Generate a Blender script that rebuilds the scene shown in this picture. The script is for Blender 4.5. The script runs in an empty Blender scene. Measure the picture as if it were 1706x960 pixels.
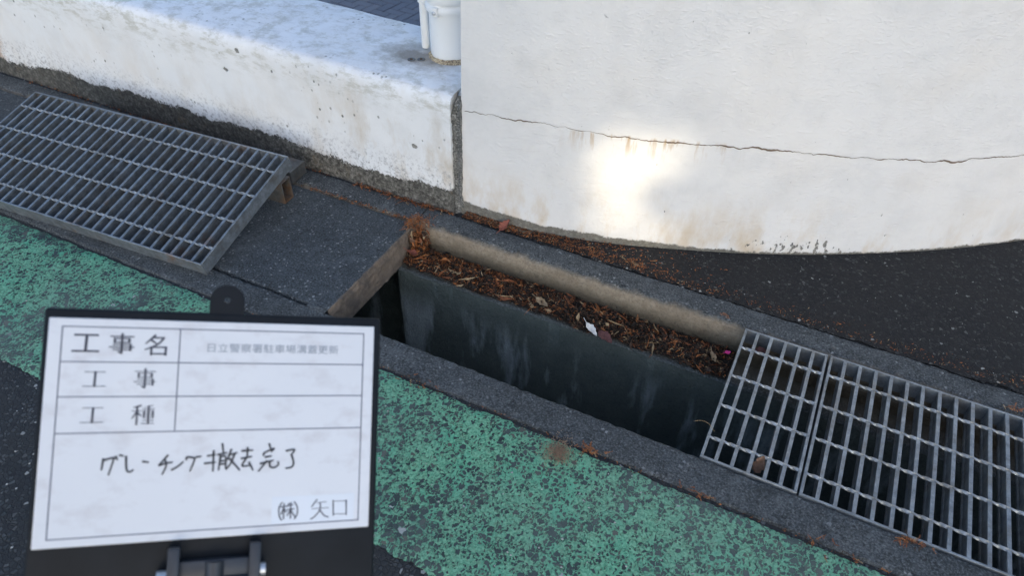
import bpy, bmesh, math, random
from mathutils import Vector, Matrix, Euler, noise as mnoise

random.seed(7)
SC = bpy.context.scene
COL = SC.collection
R = math.radians

# ------------------------------------------------------------------ camera
cam_d = bpy.data.cameras.new('camera')
cam = bpy.data.objects.new('camera', cam_d)
COL.objects.link(cam)
CAM_POS = Vector((0.02483, -0.93314, 1.20348))
cam.matrix_world = Matrix(((0.896812, -0.306077, 0.319444, CAM_POS.x),
                           (0.442125, 0.594101, -0.671989, CAM_POS.y),
                           (0.015898, 0.743882, 0.668122, CAM_POS.z),
                           (0, 0, 0, 1)))
cam_d.sensor_fit = 'HORIZONTAL'
cam_d.sensor_width = 36
cam_d.lens = 25.55
cam_d.clip_start = 0.02
cam_d.clip_end = 2000
cam_d.dof.use_dof = True
cam_d.dof.focus_distance = 1.75
cam_d.dof.aperture_fstop = 6.5
SC.camera = cam

# ------------------------------------------------------------------ sky, sun, exposure
TO_SUN = Vector((0.42, -0.78, 0.52)).normalized()
world = bpy.data.worlds.new('World')
SC.world = world
world.use_nodes = True
wn = world.node_tree.nodes
sky = wn.new('ShaderNodeTexSky')
sky.sky_type = 'NISHITA'
sky.sun_disc = False
sky.sun_elevation = math.asin(TO_SUN.z)
sky.sun_rotation = math.atan2(TO_SUN.x, TO_SUN.y)
sky.air_density = 1.0
sky.dust_density = 2.0
sky.ozone_density = 1.0
wn['Background'].inputs[1].default_value = 0.12
world.node_tree.links.new(sky.outputs[0], wn['Background'].inputs[0])
sun_d = bpy.data.lights.new('sun', 'SUN')
sun_d.energy = 2.1
sun_d.angle = R(0.53)
sun_d.color = (1.0, 0.82, 0.56)
sun = bpy.data.objects.new('sun', sun_d)
COL.objects.link(sun)
sun.rotation_euler = TO_SUN.to_track_quat('Z', 'Y').to_euler()
sun.location = (6, -11, 20)
vs = SC.view_settings
vs.view_transform = 'Standard'
vs.look = 'None'
vs.gamma = 1
vs.exposure = 1.15
vs.use_curve_mapping = False
vs.use_white_balance = True
vs.white_balance_temperature = 6150
vs.white_balance_tint = 8

# ------------------------------------------------------------------ helpers: objects
def tag(o, label=None, cat=None, group=None, kind=None):
    if label: o['label'] = label
    if cat: o['category'] = cat
    if group: o['group'] = group
    if kind: o['kind'] = kind
    return o

def mesh_obj(name, verts, faces, mat=None, parent=None, smooth=None, mats=None, midx=None):
    me = bpy.data.meshes.new(name)
    me.from_pydata([tuple(v) for v in verts], [], faces)
    for m in (mats or ([mat] if mat else [])):
        me.materials.append(m)
    if midx:
        me.polygons.foreach_set('material_index', midx)
    if smooth is not None:
        me.polygons.foreach_set('use_smooth', [True] * len(me.polygons))
        if smooth < 179:
            me.set_sharp_from_angle(angle=R(smooth))
    me.update()
    o = bpy.data.objects.new(name, me)
    COL.objects.link(o)
    if parent: o.parent = parent
    return o

def inst(name, me, parent, loc=(0, 0, 0), rot=(0, 0, 0)):
    o = bpy.data.objects.new(name, me)
    COL.objects.link(o)
    o.parent = parent
    o.location = loc
    o.rotation_euler = rot
    return o

def empty(name, loc=(0, 0, 0), rot=(0, 0, 0)):
    o = bpy.data.objects.new(name, None)
    COL.objects.link(o)
    o.location = loc
    o.rotation_euler = rot
    o.empty_display_size = 0.05
    return o

def bm_obj(name, bm, mat, parent=None, smooth=40):
    me = bpy.data.meshes.new(name)
    bm.to_mesh(me)
    bm.free()
    me.materials.append(mat)
    if smooth is not None:
        me.polygons.foreach_set('use_smooth', [True] * len(me.polygons))
        me.set_sharp_from_angle(angle=R(smooth))
    o = bpy.data.objects.new(name, me)
    COL.objects.link(o)
    if parent: o.parent = parent
    return o

def box_bm(x0, x1, y0, y1, z0, z1, bevel=0.0, seg=1, bm=None):
    own = bm is None
    bm = bm or bmesh.new()
    r = bmesh.ops.create_cube(bm, size=1)
    vv = r['verts']
    for v in vv:
        v.co = Vector((x0 + (v.co.x + .5) * (x1 - x0), y0 + (v.co.y + .5) * (y1 - y0), z0 + (v.co.z + .5) * (z1 - z0)))
    if bevel:
        ee = list({e for v in vv for e in v.link_edges})
        bmesh.ops.bevel(bm, geom=ee, offset=bevel, segments=seg, affect='EDGES', profile=.5)
    return bm

def nz(x, y, z, s, seed=0.0):
    return mnoise.noise(Vector((x * s + seed, y * s - seed * .7, z * s + seed * 1.3)))

def sweep(name, prof, xs, mat, parent=None, amp=0.0, fine=0.0, zfun=None, smooth=38, caps=True, seed=0.0, lock=()):
    """extrude a YZ profile along X, roughened"""
    V, F = [], []
    n = len(prof)
    for i, x in enumerate(xs):
        for j, (y, z) in enumerate(prof):
            dy = dz = 0.0
            if j not in lock:
                dy = amp * nz(x, y, z, 9, seed) + fine * nz(x, y, z, 60, seed + 3)
                dz = amp * .6 * nz(x, y, z, 7, seed + 11) + fine * .7 * nz(x, y, z, 75, seed + 5)
            zz = z + dz
            if zfun: zz += zfun(x, y, z)
            V.append((x, y + dy, zz))
    for i in range(len(xs) - 1):
        for j in range(n):
            a = i * n + j; b = i * n + (j + 1) % n
            F.append((a, b, b + n, a + n))
    if caps:
        F.append(tuple(reversed(range(n))))
        F.append(tuple((len(xs) - 1) * n + j for j in range(n)))
    o = mesh_obj(name, V, F, mat, parent, smooth)
    bm = bmesh.new(); bm.from_mesh(o.data)
    bmesh.ops.recalc_face_normals(bm, faces=bm.faces)
    bm.to_mesh(o.data); bm.free()
    return o

def frange(a, b, step):
    n = max(1, int(round((b - a) / step)))
    return [a + (b - a) * i / n for i in range(n + 1)]

# ------------------------------------------------------------------ helpers: materials
class M:
    def __init__(s, name, rough=.8, metal=0.0, spec=.5):
        s.m = bpy.data.materials.new(name)
        s.m.use_nodes = True
        s.t = s.m.node_tree
        s.b = s.t.nodes['Principled BSDF']
        s.b.inputs['Roughness'].default_value = rough
        s.b.inputs['Metallic'].default_value = metal
        s.b.inputs['Specular IOR Level'].default_value = spec
        s._pos = None
    def n(s, typ, **kw):
        nd = s.t.nodes.new('ShaderNode' + typ)
        for k, v in kw.items(): setattr(nd, k, v)
        return nd
    def put(s, sock, v):
        if isinstance(v, bpy.types.NodeSocket): s.t.links.new(v, sock)
        elif isinstance(v, (tuple, list)) and len(v) == 3 and sock.type == 'RGBA': sock.default_value = (*v, 1)
        else: sock.default_value = v
    def pos(s):
        if s._pos is None: s._pos = s.n('NewGeometry').outputs['Position']
        return s._pos
    def obj(s):
        return s.n('TexCoord').outputs['Object']
    def sep(s, v):
        nd = s.n('SeparateXYZ'); s.put(nd.inputs[0], v); return nd.outputs
    def comb(s, x, y, z):
        nd = s.n('CombineXYZ')
        for i, v in enumerate((x, y, z)): s.put(nd.inputs[i], v)
        return nd.outputs[0]
    def mapv(s, v, scale=(1, 1, 1), loc=(0, 0, 0), rot=(0, 0, 0)):
        nd = s.n('Mapping'); s.put(nd.inputs[0], v)
        nd.inputs['Scale'].default_value = scale; nd.inputs['Location'].default_value = loc; nd.inputs['Rotation'].default_value = rot
        return nd.outputs[0]
    def noise(s, v, scale, detail=3, rough=.55, dist=0.0, col=False):
        nd = s.n('TexNoise'); s.put(nd.inputs['Vector'], v)
        nd.inputs['Scale'].default_value = scale; nd.inputs['Detail'].default_value = detail
        nd.inputs['Roughness'].default_value = rough; nd.inputs['Distortion'].default_value = dist
        return nd.outputs['Color' if col else 'Fac']
    def vor(s, v, scale, feature='F1', rnd=1.0):
        nd = s.n('TexVoronoi', feature=feature); s.put(nd.inputs['Vector'], v)
        nd.inputs['Scale'].default_value = scale; nd.inputs['Randomness'].default_value = rnd
        return nd
    def math(s, op, a, b=0.0, c=None, clamp=False):
        nd = s.n('Math', operation=op, use_clamp=clamp)
        s.put(nd.inputs[0], a); s.put(nd.inputs[1], b)
        if c is not None: s.put(nd.inputs[2], c)
        return nd.outputs[0]
    def rng(s, v, a, b, c=0.0, d=1.0, smooth=False):
        nd = s.n('MapRange', clamp=True)
        if smooth: nd.interpolation_type = 'SMOOTHSTEP'
        s.put(nd.inputs[0], v)
        for i, q in enumerate((a, b, c, d)): s.put(nd.inputs[i + 1], q)
        return nd.outputs[0]
    def mix(s, f, a, b, mode='MIX'):
        nd = s.n('Mix', data_type='RGBA', blend_type=mode, clamp_factor=True)
        s.put(nd.inputs[0], f); s.put(nd.inputs[6], a); s.put(nd.inputs[7], b)
        return nd.outputs[2]
    def ramp(s, f, stops):
        nd = s.n('ValToRGB'); s.put(nd.inputs[0], f)
        e = nd.color_ramp.elements
        while len(e) < len(stops): e.new(.5)
        for el, (p, c) in zip(e, stops): el.position = p; el.color = (*c, 1)
        return nd.outputs[0]
    def vadd(s, a, b):
        nd = s.n('VectorMath', operation='ADD'); s.put(nd.inputs[0], a); s.put(nd.inputs[1], b); return nd.outputs[0]
    def vscale(s, a, k):
        nd = s.n('VectorMath', operation='SCALE'); s.put(nd.inputs[0], a); nd.inputs['Scale'].default_value = k; return nd.outputs[0]
    def col(s, c): s.put(s.b.inputs['Base Color'], c)
    def rough(s, r): s.put(s.b.inputs['Roughness'], r)
    def bump(s, h, strength=.5, dist=.002):
        nd = s.n('Bump'); nd.inputs['Strength'].default_value = strength; nd.inputs['Distance'].default_value = dist
        s.put(nd.inputs['Height'], h)
        cur = s.b.inputs['Normal']
        if cur.is_linked:
            s.t.links.new(cur.links[0].from_socket, nd.inputs['Normal'])
        s.t.links.new(nd.outputs[0], cur)

def simple(name, c, rough=.6, metal=0.0, var=.15, scale=40, obj=True):
    k = M(name, rough, metal)
    f = k.noise(k.obj() if obj else k.pos(), scale, 4)
    k.col(k.mix(f, tuple(x * (1 - var) for x in c), tuple(min(1, x * (1 + var)) for x in c)))
    return k.m

def concrete(name, c1, c2, speck=(.42, .43, .43), speck_amt=.80, rough=.88, dark=(.02, .022, .024), extra=None):
    k = M(name, rough, 0, .35)
    p = k.pos()
    big = k.noise(p, 5, 4, .6)
    c = k.mix(k.rng(big, .3, .7), c1, c2)
    med = k.noise(p, 45, 4, .65)
    c = k.mix(k.rng(med, .40, .75, 0, .75), c, tuple(x * .5 for x in c1))
    fine = k.noise(p, 230, 3, .7)
    c = k.mix(k.rng(fine, .50, .70, 0, .6), c, tuple(min(1, x * 2.3) for x in c2))
    c = k.mix(k.rng(fine, .48, .34, 0, .75), c, dark)
    v = k.vor(k.vadd(p, k.vscale(k.noise(p, 260, 2, .6, col=True), .008)), 105)
    rnd = k.sep(v.outputs['Color'])
    s1 = k.math('MULTIPLY', k.rng(v.outputs['Distance'], .42, .16), k.rng(rnd[0], speck_amt, 1.0, .15, .6))
    s1 = k.math('MULTIPLY', s1, k.math('GREATER_THAN', rnd[0], speck_amt))
    c = k.mix(s1, c, speck)
    s3 = k.math('MULTIPLY', k.rng(v.outputs['Distance'], .45, .2), k.rng(rnd[1], .72, .8, 0, .75))
    c = k.mix(s3, c, dark)
    blot = k.noise(p, 17, 5, .72)
    c = k.mix(k.rng(blot, .55, .72, 0, .5), c, tuple(min(1, x * 1.7) for x in c2))
    c = k.mix(k.rng(k.noise(p, 11, 4, .7), .56, .74, 0, .5), c, tuple(x * .45 for x in c1))
    v2 = k.vor(k.vadd(p, k.vscale(k.noise(p, 90, 3, .6, col=True), .02)), 34)
    rnd2 = k.sep(v2.outputs['Color'])[1]
    s2 = k.math('MULTIPLY', k.rng(v2.outputs['Distance'], .17, .08), k.rng(rnd2, .94, .95))
    c = k.mix(k.math('MULTIPLY', s2, .6), c, speck)
    if extra: c = extra(k, p, c)
    k.col(c)
    h = k.math('ADD', k.math('MULTIPLY', fine, .6), k.math('MULTIPLY', med, .9))
    h = k.math('ADD', h, k.math('MULTIPLY', k.rng(v.outputs['Distance'], 0, .5), .25))
    k.bump(h, 1.0, .0045)
    return k.m

# ---- ground asphalt (coarse, old)
def asphalt(name, scale, cols, white=.93, bumpd=.004, binder=(.018, .019, .021), tan=None):
    k = M(name, .82, 0, .4)
    p = k.pos()
    w = k.vadd(p, k.vscale(k.noise(p, scale * .6, 2, col=True), .004))
    e = k.vor(w, scale, 'DISTANCE_TO_EDGE')
    v = k.vor(w, scale)
    rr = k.sep(v.outputs['Color'])
    c = k.ramp(rr[0], [(0, cols[0]), (.45, cols[1]), (.8, cols[2]), (1, cols[3])])
    grain = k.noise(p, 600, 2)
    c = k.mix(k.rng(grain, .35, .75, 0, .5), c, tuple(x * 1.8 for x in cols[2]))
    c = k.mix(k.rng(rr[1], white, white + .01), c, (.34, .34, .32))
    edge = k.rng(e.outputs['Distance'], .03, .16)
    sunk = k.rng(k.math('ADD', rr[2], k.math('MULTIPLY', k.noise(p, 12, 3), .6)), .62, .78, 1, .25)
    stone = k.math('MULTIPLY', edge, sunk)
    c = k.mix(stone, binder, c)
    big = k.noise(p, 6, 4, .6)
    c = k.mix(k.rng(big, .45, .75, 0, .45), c, tan or (.05, .048, .043))
    k.col(c)
    h = k.math('ADD', k.math('MULTIPLY', stone, .8), k.math('MULTIPLY', grain, .25))
    k.bump(h, .9, bumpd)
    return k.m

MAT_ASPHALT = asphalt('old coarse asphalt', 115, [(.020, .024, .026), (.042, .047, .050), (.072, .078, .080), (.13, .13, .125)], .972)
MAT_ASPHALT_FINE = asphalt('fine dark asphalt', 120, [(.009, .010, .012), (.022, .023, .025), (.045, .045, .045), (.10, .096, .088)], .982, .005, (.008, .008, .009), (.022, .020, .018))

# ---- green coating worn down to the stones
def green_coat():
    k = M('worn green road coating', .6, 0, .4)
    p = k.pos()
    w = k.vadd(p, k.vscale(k.noise(p, 95, 3, .65, col=True), .013))
    wear = k.noise(p, 6.5, 5, .62)
    wear2 = k.noise(p, 24, 3, .6)
    wv = k.math('ADD', k.math('MULTIPLY', wear, 1.0), k.math('MULTIPLY', wear2, .5))
    gn = k.noise(p, 190, 4, .7)
    def layer(vec, scale, t0, t1, jit):
        e = k.vor(vec, scale, 'DISTANCE_TO_EDGE')
        v = k.vor(vec, scale)
        rr = k.sep(v.outputs['Color'])
        thr = k.rng(wv, .52, .98, t0, t1)
        thr = k.math('ADD', thr, k.math('MULTIPLY', k.math('SUBTRACT', rr[1], .5), jit))
        thr = k.math('ADD', thr, k.math('MULTIPLY', k.math('SUBTRACT', gn, .5), .10))
        return k.math('SUBTRACT', e.outputs['Distance'], thr), rr
    d1, rr = layer(w, 96, .40, .09, .44)
    w2 = k.vadd(k.mapv(p, (1.25, .8, 1), (3, 5, 0), (0, 0, R(35))), k.vscale(k.noise(p, 140, 2, .6, col=True), .008))
    d2, r2 = layer(w2, 160, .47, .16, .54)
    s1 = k.rng(d1, -.01, .04); s2 = k.rng(d2, -.01, .06)
    crk = k.math('MULTIPLY', k.rng(k.math('ABSOLUTE', k.math('SUBTRACT', k.noise(w, 85, 2, .5), .5)), .016, .006), k.rng(wear2, .40, .56))
    stone = k.math('MAXIMUM', k.math('MAXIMUM', s1, s2), k.math('MULTIPLY', crk, .8))
    g = k.mix(k.rng(gn, .36, .62), (.065, .250, .140), (.245, .530, .325))
    g = k.mix(k.rng(k.noise(p, 13, 3), .46, .66, 0, .6), g, (.105, .480, .275))
    g = k.mix(k.rng(k.noise(p, 60, 4, .7), .54, .70, 0, .6), g, (.19, .31, .19))
    g = k.mix(k.rng(k.noise(p, 150, 3, .7), .60, .72, 0, .5), g, (.30, .34, .21))
    st = k.ramp(rr[0], [(0, (.014, .026, .028)), (.5, (.034, .055, .056)), (.85, (.070, .085, .080)), (1, (.12, .105, .085))])
    st = k.mix(k.rng(k.noise(p, 500, 2), .4, .75, 0, .5), st, (.08, .10, .10))
    st = k.mix(k.math('MULTIPLY', k.rng(rr[2], .988, .99), s1), st, (.5, .5, .48))
    rim = k.math('MULTIPLY', k.rng(stone, .05, .5), k.rng(stone, .98, .6))
    c = k.mix(stone, g, st)
    c = k.mix(k.math('MULTIPLY', rim, .35), c, (.010, .022, .020))
    bare = k.rng(k.math('ADD', wear, k.math('MULTIPLY', wear2, .30)), .74, .88)
    c = k.mix(k.math('MULTIPLY', bare, .55), c, (.035, .048, .050))
    rust = k.noise(p, 19, 4, .65)
    c = k.mix(k.rng(rust, .69, .76, 0, .5), c, (.15, .11, .07))
    dust = k.noise(p, 3.2, 4, .6)
    c = k.mix(k.rng(dust, .40, .70, 0, .42), c, (.22, .27, .225))
    k.col(c)
    k.rough(k.mix(stone, (.60, .60, .60), (.8, .8, .8)))
    h = k.math('ADD', k.math('MULTIPLY', k.math('SUBTRACT', 1.0, stone), .7), k.math('MULTIPLY', gn, .6))
    h = k.math('SUBTRACT', h, k.math('MULTIPLY', rim, .5))
    k.bump(h, 1.0, .0035)
    return k.m
MAT_GREEN = green_coat()

# ---- kerb: grey top, tan weathered inner face
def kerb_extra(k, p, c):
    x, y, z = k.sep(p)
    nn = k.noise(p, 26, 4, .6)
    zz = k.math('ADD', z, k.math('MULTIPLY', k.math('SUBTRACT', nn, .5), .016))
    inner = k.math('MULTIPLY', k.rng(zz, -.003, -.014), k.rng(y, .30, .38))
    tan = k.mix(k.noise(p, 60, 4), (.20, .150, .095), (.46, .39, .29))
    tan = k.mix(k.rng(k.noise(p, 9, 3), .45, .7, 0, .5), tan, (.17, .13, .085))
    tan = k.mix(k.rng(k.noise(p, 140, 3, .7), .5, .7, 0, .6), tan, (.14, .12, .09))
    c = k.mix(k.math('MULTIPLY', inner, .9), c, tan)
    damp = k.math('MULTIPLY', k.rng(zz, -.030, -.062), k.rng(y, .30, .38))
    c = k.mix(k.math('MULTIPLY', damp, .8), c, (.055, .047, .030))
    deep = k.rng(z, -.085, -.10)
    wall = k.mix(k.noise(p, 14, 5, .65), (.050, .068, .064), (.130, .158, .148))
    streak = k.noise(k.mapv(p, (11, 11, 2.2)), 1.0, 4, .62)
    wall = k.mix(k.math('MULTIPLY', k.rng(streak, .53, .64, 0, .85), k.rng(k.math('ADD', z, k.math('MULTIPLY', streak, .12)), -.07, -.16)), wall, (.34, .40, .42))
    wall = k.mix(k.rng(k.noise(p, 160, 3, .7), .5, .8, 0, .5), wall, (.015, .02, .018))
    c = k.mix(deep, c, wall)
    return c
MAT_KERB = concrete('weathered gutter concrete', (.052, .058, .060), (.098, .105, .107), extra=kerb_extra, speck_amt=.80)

def slab_extra(k, p, c):
    x, y, z = k.sep(p)
    nn = k.noise(p, 40, 4, .65)
    xx = k.math('ADD', x, k.math('MULTIPLY', k.math('SUBTRACT', nn, .5), .008))
    face = k.rng(xx, -.9085, -.9055)
    tan = k.mix(k.noise(p, 30, 5, .7), (.10, .072, .050), (.31, .245, .185))
    tan = k.mix(k.rng(k.noise(p, 14, 4, .65), .48, .62, 0, .7), tan, (.085, .072, .064))
    c = k.mix(k.math('MULTIPLY', face, .92), c, tan)
    return c
MAT_SLAB = concrete('dark cover slab concrete', (.042, .050, .055), (.076, .086, .093), extra=slab_extra, speck_amt=.72)
MAT_BASE = concrete('rough grey mortar', (.13, .132, .125), (.21, .212, .205), speck=(.5, .5, .47), speck_amt=.7)
MAT_SOIL = simple('damp leaf soil', (.016, .012, .009), .95, 0, .5, 90, False)

# ---- white painted walls
def painted(name, low):
    k = M(name, .62, 0, .4)
    p = k.pos()
    x, y, z = k.sep(p)
    white = k.mix(k.rng(k.noise(p, 3.2, 3), .35, .65), (.76, .785, .81), (.82, .83, .84))
    if not low:
        white = k.mix(k.rng(k.noise(p, 2.3, 3), .35, .65), (.77, .768, .765), (.835, .822, .805))
    white = k.mix(k.rng(k.noise(p, 11, 5, .6), .48, .75, 0, .35), white, (.60, .60, .60))
    if low:
        edge = k.rng(k.noise(k.mapv(p, (1, 1, .3)), 3.5, 3), .3, .7, .050, .092)
        rag = k.math('ADD', k.math('MULTIPLY', k.math('SUBTRACT', k.noise(p, 34, 5, .75), .5), .050),
                     k.math('MULTIPLY', k.math('SUBTRACT', k.noise(p, 170, 3, .7), .5), .030))
    else:
        edge = k.rng(x, -.80, .0, .040, .008)
        rag = k.math('ADD', k.math('MULTIPLY', k.math('SUBTRACT', k.noise(p, 20, 4, .7), .5), .026),
                     k.math('MULTIPLY', k.math('SUBTRACT', k.noise(p, 150, 3, .7), .5), .012))
    zz = k.math('ADD', z, rag)
    bare = k.rng(k.math('SUBTRACT', zz, edge), .0025, -.0025)
    # tan / yellow water stains
    hgt = k.rng(z, .02, .20, 1, 0) if not low else k.rng(z, .05, .42, 1, .15)
    st = k.noise(k.mapv(p, (1, 1, .45)), 10, 5, .68)
    if low:
        zone = k.math('MAXIMUM', k.rng(x, -1.5, -1.12), .30)
    else:
        zone = k.rng(x, .7, -.55, .35, 1)
    white = k.mix(k.math('MULTIPLY', k.math('MULTIPLY', k.rng(st, .46, .68), hgt), k.math('MULTIPLY', zone, .9)), white, (.56, .42, .24) if not low else (.52, .44, .33))
    white = k.mix(k.math('MULTIPLY', k.rng(k.noise(p, 5, 4, .6), .50, .7), .16), white, (.74, .67, .58))
    if low:
        # grime on the arris and the dirty patch round the pipe foot, rust at the far end
        band = k.math('MULTIPLY', k.rng(z, .315, .335), k.rng(y, .53, .50))
        gr = k.noise(k.mapv(p, (1, 1, 2.5)), 22, 5, .72)
        white = k.mix(k.math('MULTIPLY', k.math('MULTIPLY', k.rng(gr, .48, .64), k.rng(z, .25, .325)), .5), white, (.34, .33, .25))
        gr2 = k.noise(k.mapv(p, (1.2, 3, 1)), 16, 6, .75)
        white = k.mix(k.math('MULTIPLY', k.math('MULTIPLY', k.rng(gr2, .52, .70), k.rng(z, .34, .35)), .42), white, (.36, .36, .37))
        d = k.n('VectorMath', operation='DISTANCE'); k.put(d.inputs[0], k.mapv(p, (.62, 1, .3), (0, 0, 0), (0, 0, R(0)))); d.inputs[1].default_value = (-1.015 * .62, .640, .36 * .3)
        dd = k.math('ADD', d.outputs['Value'], k.math('MULTIPLY', k.math('SUBTRACT', k.noise(p, 26, 5, .7), .5), .09))
        white = k.mix(k.math('MULTIPLY', k.rng(dd, .085, .025), .8), white, (.17, .145, .115))
        white = k.mix(k.math('MULTIPLY', k.rng(k.math('ADD', x, k.math('MULTIPLY', rag, 3)), -2.62, -2.72), k.rng(z, .25, .1)), white, (.36, .19, .07))
        foot = k.rng(zz, .17, .08)
        blue = k.noise(p, 90, 4, .8)
        white = k.mix(k.math('MULTIPLY', foot, k.rng(blue, .50, .66, 0, .8)), white, (.20, .20, .21))
    # small chips through the paint
    v = k.vor(k.vadd(p, k.vscale(k.noise(p, 60, 2, col=True), .02)), 16 if low else 11)
    rr = k.sep(v.outputs['Color'])
    size = k.math('MULTIPLY', rr[1], .16 if low else .05)
    chip = k.math('MULTIPLY', k.rng(k.math('SUBTRACT', v.outputs['Distance'], size), .02, -.02), k.rng(rr[0], .87 if low else .93, .88 if low else .94))
    if low:
        chip = k.math('MULTIPLY', chip, k.rng(k.noise(p, 4, 2), .42, .5))
    chips2 = k.vor(k.mapv(p, (1, 1, .8)), 75)
    r2 = k.sep(chips2.outputs['Color'])
    if low:
        z2 = k.math('MULTIPLY', k.rng(k.noise(p, 6, 4, .7), .53, .62), k.rng(r2[0], .70, .72))
        chip = k.math('MAXIMUM', chip, k.math('MULTIPLY', z2, k.rng(chips2.outputs['Distance'], .32, .2)))
    else:
        z2 = k.math('MULTIPLY', k.rng(k.math('ABSOLUTE', k.math('SUBTRACT', x, .05)), .26, .04), k.rng(z, .075, .03))
        mk = k.noise(k.mapv(p, (1, 1, .5), (0, 0, 0), (0, R(28), 0)), 75, 3, .6)
        lim = k.math('SUBTRACT', .74, k.math('MULTIPLY', z2, .205))
        chip = k.math('MAXIMUM', chip, k.rng(k.math('SUBTRACT', mk, lim), 0, .03))
        drip = k.noise(k.mapv(p, (1, 1, .16)), 60, 3, .6)
        dm = k.math('MULTIPLY', k.math('MULTIPLY', k.rng(z, .262, .318), k.rng(z, .330, .322)), k.math('MULTIPLY', k.rng(x, -.56, -.46), k.rng(x, -.10, -.26)))
        white = k.mix(k.math('MULTIPLY', k.math('MULTIPLY', k.rng(drip, .52, .66), dm), .8), white, (.50, .34, .16))
    chipc = k.mix(r2[1], (.055, .058, .055), (.22, .21, .18))
    c = k.mix(k.math('MULTIPLY', chip, .85), white, chipc)
    cn = k.noise(p, 85, 5, .8)
    conc = k.ramp(cn, [(.36, (.030, .029, .026)), (.5, (.115, .112, .10)), (.60, (.22, .215, .195)), (.72, (.40, .39, .35))])
    if low:
        conc = k.mix(k.rng(x, -1.25, -1.6, 0, .40), conc, (.045, .044, .040))
    else:
        conc = k.mix(.45, conc, (.26, .25, .215))
    conc = k.mix(k.rng(k.noise(p, 18, 4, .7), .58, .72, 0, .6), conc, (.16, .11, .06))
    c = k.mix(bare, c, conc)
    k.col(c)
    if low:
        h = k.math('ADD', k.math('MULTIPLY', k.noise(p, 90, 4, .6), .5), k.math('MULTIPLY', k.noise(p, 12, 3), .6))
        k.bump(h, .45, .003)
    else:
        h1 = k.noise(k.mapv(p, (1, 1, 1.7)), 120, 3, .6, .2)
        h2 = k.noise(k.mapv(p, (1, 1, 1.5)), 46, 2, .5)
        h = k.math('ADD', k.rng(h1, .46, .68, smooth=True), k.math('MULTIPLY', k.rng(h2, .5, .75), .7))
        k.bump(h, .42, .0018)
        k.bump(k.noise(p, 4, 2), .4, .006)
    hb = k.math('ADD', k.math('MULTIPLY', bare, -1.0), k.math('MULTIPLY', k.math('MULTIPLY', cn, bare), 1.2))
    hb = k.math('SUBTRACT', hb, chip)
    k.bump(hb, .8, .003)
    return k.m
MAT_LOWWALL = painted('chipped white wall paint', True)
MAT_TALLWALL = painted('white textured wall paint', False)

# ---- metals, plastics and the rest
def galvanised(name, c=(.29, .315, .335), rust=.70):
    k = M(name, .45, .5, .5)
    p = k.pos()
    cc = k.mix(k.rng(k.noise(p, 38, 5, .75), .34, .66), tuple(x * .62 for x in c), tuple(x * 1.28 for x in c))
    cc = k.mix(k.rng(k.noise(p, 16, 4, .7), .50, .68, 0, .55), cc, (.17, .145, .11))
    v = k.vor(p, 70)
    cc = k.mix(k.math('MULTIPLY', k.sep(v.outputs['Color'])[0], .25), cc, tuple(x * .6 for x in c))
    rn = k.math('MULTIPLY', k.rng(k.noise(p, 7, 5, .7), rust, rust + .12), .8)
    cc = k.mix(rn, cc, (.17, .085, .035))
    cc = k.mix(k.rng(k.noise(p, 180, 3, .7), .58, .78, 0, .5), cc, (.13, .13, .12))
    k.col(cc)
    k.rough(k.rng(k.noise(p, 55, 3), .3, .7, .32, .60))
    k.put(k.b.inputs['Metallic'], k.math('SUBTRACT', .5, k.math('MULTIPLY', rn, .4)))
    k.bump(k.noise(p, 300, 3), .15, .001)
    return k.m
MAT_GALV = galvanised('galvanised steel')
MAT_GALV_OLD = galvanised('dull old galvanised steel', (.235, .265, .295), .60)
MAT_ROD = galvanised('worn galvanised twisted rod', (.36, .38, .39), .78)
MAT_ANGLE = galvanised('stained steel angle', (.15, .155, .155), .50)
MAT_CAST = simple('brown rust stain on steel', (.12, .07, .035), .85, .2, .5, 60)

def board_white():
    k = M('smudged white board', .32, 0, .5)
    p = k.obj()
    c = k.mix(k.noise(p, 9, 4), (.69, .70, .72), (.75, .755, .765))
    c = k.mix(k.rng(k.noise(k.mapv(p, (14, 40, 1)), 1.0, 5, .72), .58, .76, 0, .34), c, (.52, .51, .54))
    sm = k.noise(k.mapv(p, (30, 46, 1), (2, 1, 0)), 1.0, 4, .65)
    c = k.mix(k.rng(sm, .52, .72, 0, .42), c, (.50, .46, .46))
    dk = k.noise(p, 190, 3, .7)
    c = k.mix(k.rng(dk, .70, .76, 0, .5), c, (.25, .25, .28))
    k.col(c)
    return k.m
MAT_BOARD = board_white()
MAT_TAPE = simple('clear label tape', (.74, .77, .81), .25, 0, .02, 20)
MAT_BLACK = simple('scuffed black plastic', (.010, .012, .015), .5, 0, .5, 25)
MAT_BLACK.node_tree.nodes['Principled BSDF'].inputs['Specular IOR Level'].default_value = .18
MAT_BRACKET = simple('dark grey bracket plastic', (.030, .034, .042), .40, 0, .3, 60)
MAT_BOLT = simple('zinc bolt', (.62, .64, .66), .35, .7, .15, 200)
MAT_INK = simple('black printing ink', (.030, .034, .055), .5, 0, .2, 60)
MAT_MARKER = simple('black marker pen', (.012, .013, .018), .5, 0, .2, 60)
MAT_FAINT = simple('faint grey printing ink', (.30, .33, .37), .5, 0, .2, 60)
MAT_LINE = simple('printed table line', (.10, .11, .16), .5, 0, .2, 60)

def pipe_mat():
    k = M('white pipe paint', .32, 0, .5)
    p = k.pos()
    c = k.mix(k.noise(p, 8, 4), (.82, .84, .84), (.88, .89, .89))
    c = k.mix(k.rng(k.noise(p, 60, 4, .7), .66, .78, 0, .4), c, (.45, .43, .38))
    k.col(c)
    return k.m
MAT_PIPE = pipe_mat()
MAT_CAULK = concrete('crumbled brown sealant', (.28, .22, .14), (.45, .38, .27), speck=(.16, .07, .04), speck_amt=.6)

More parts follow.
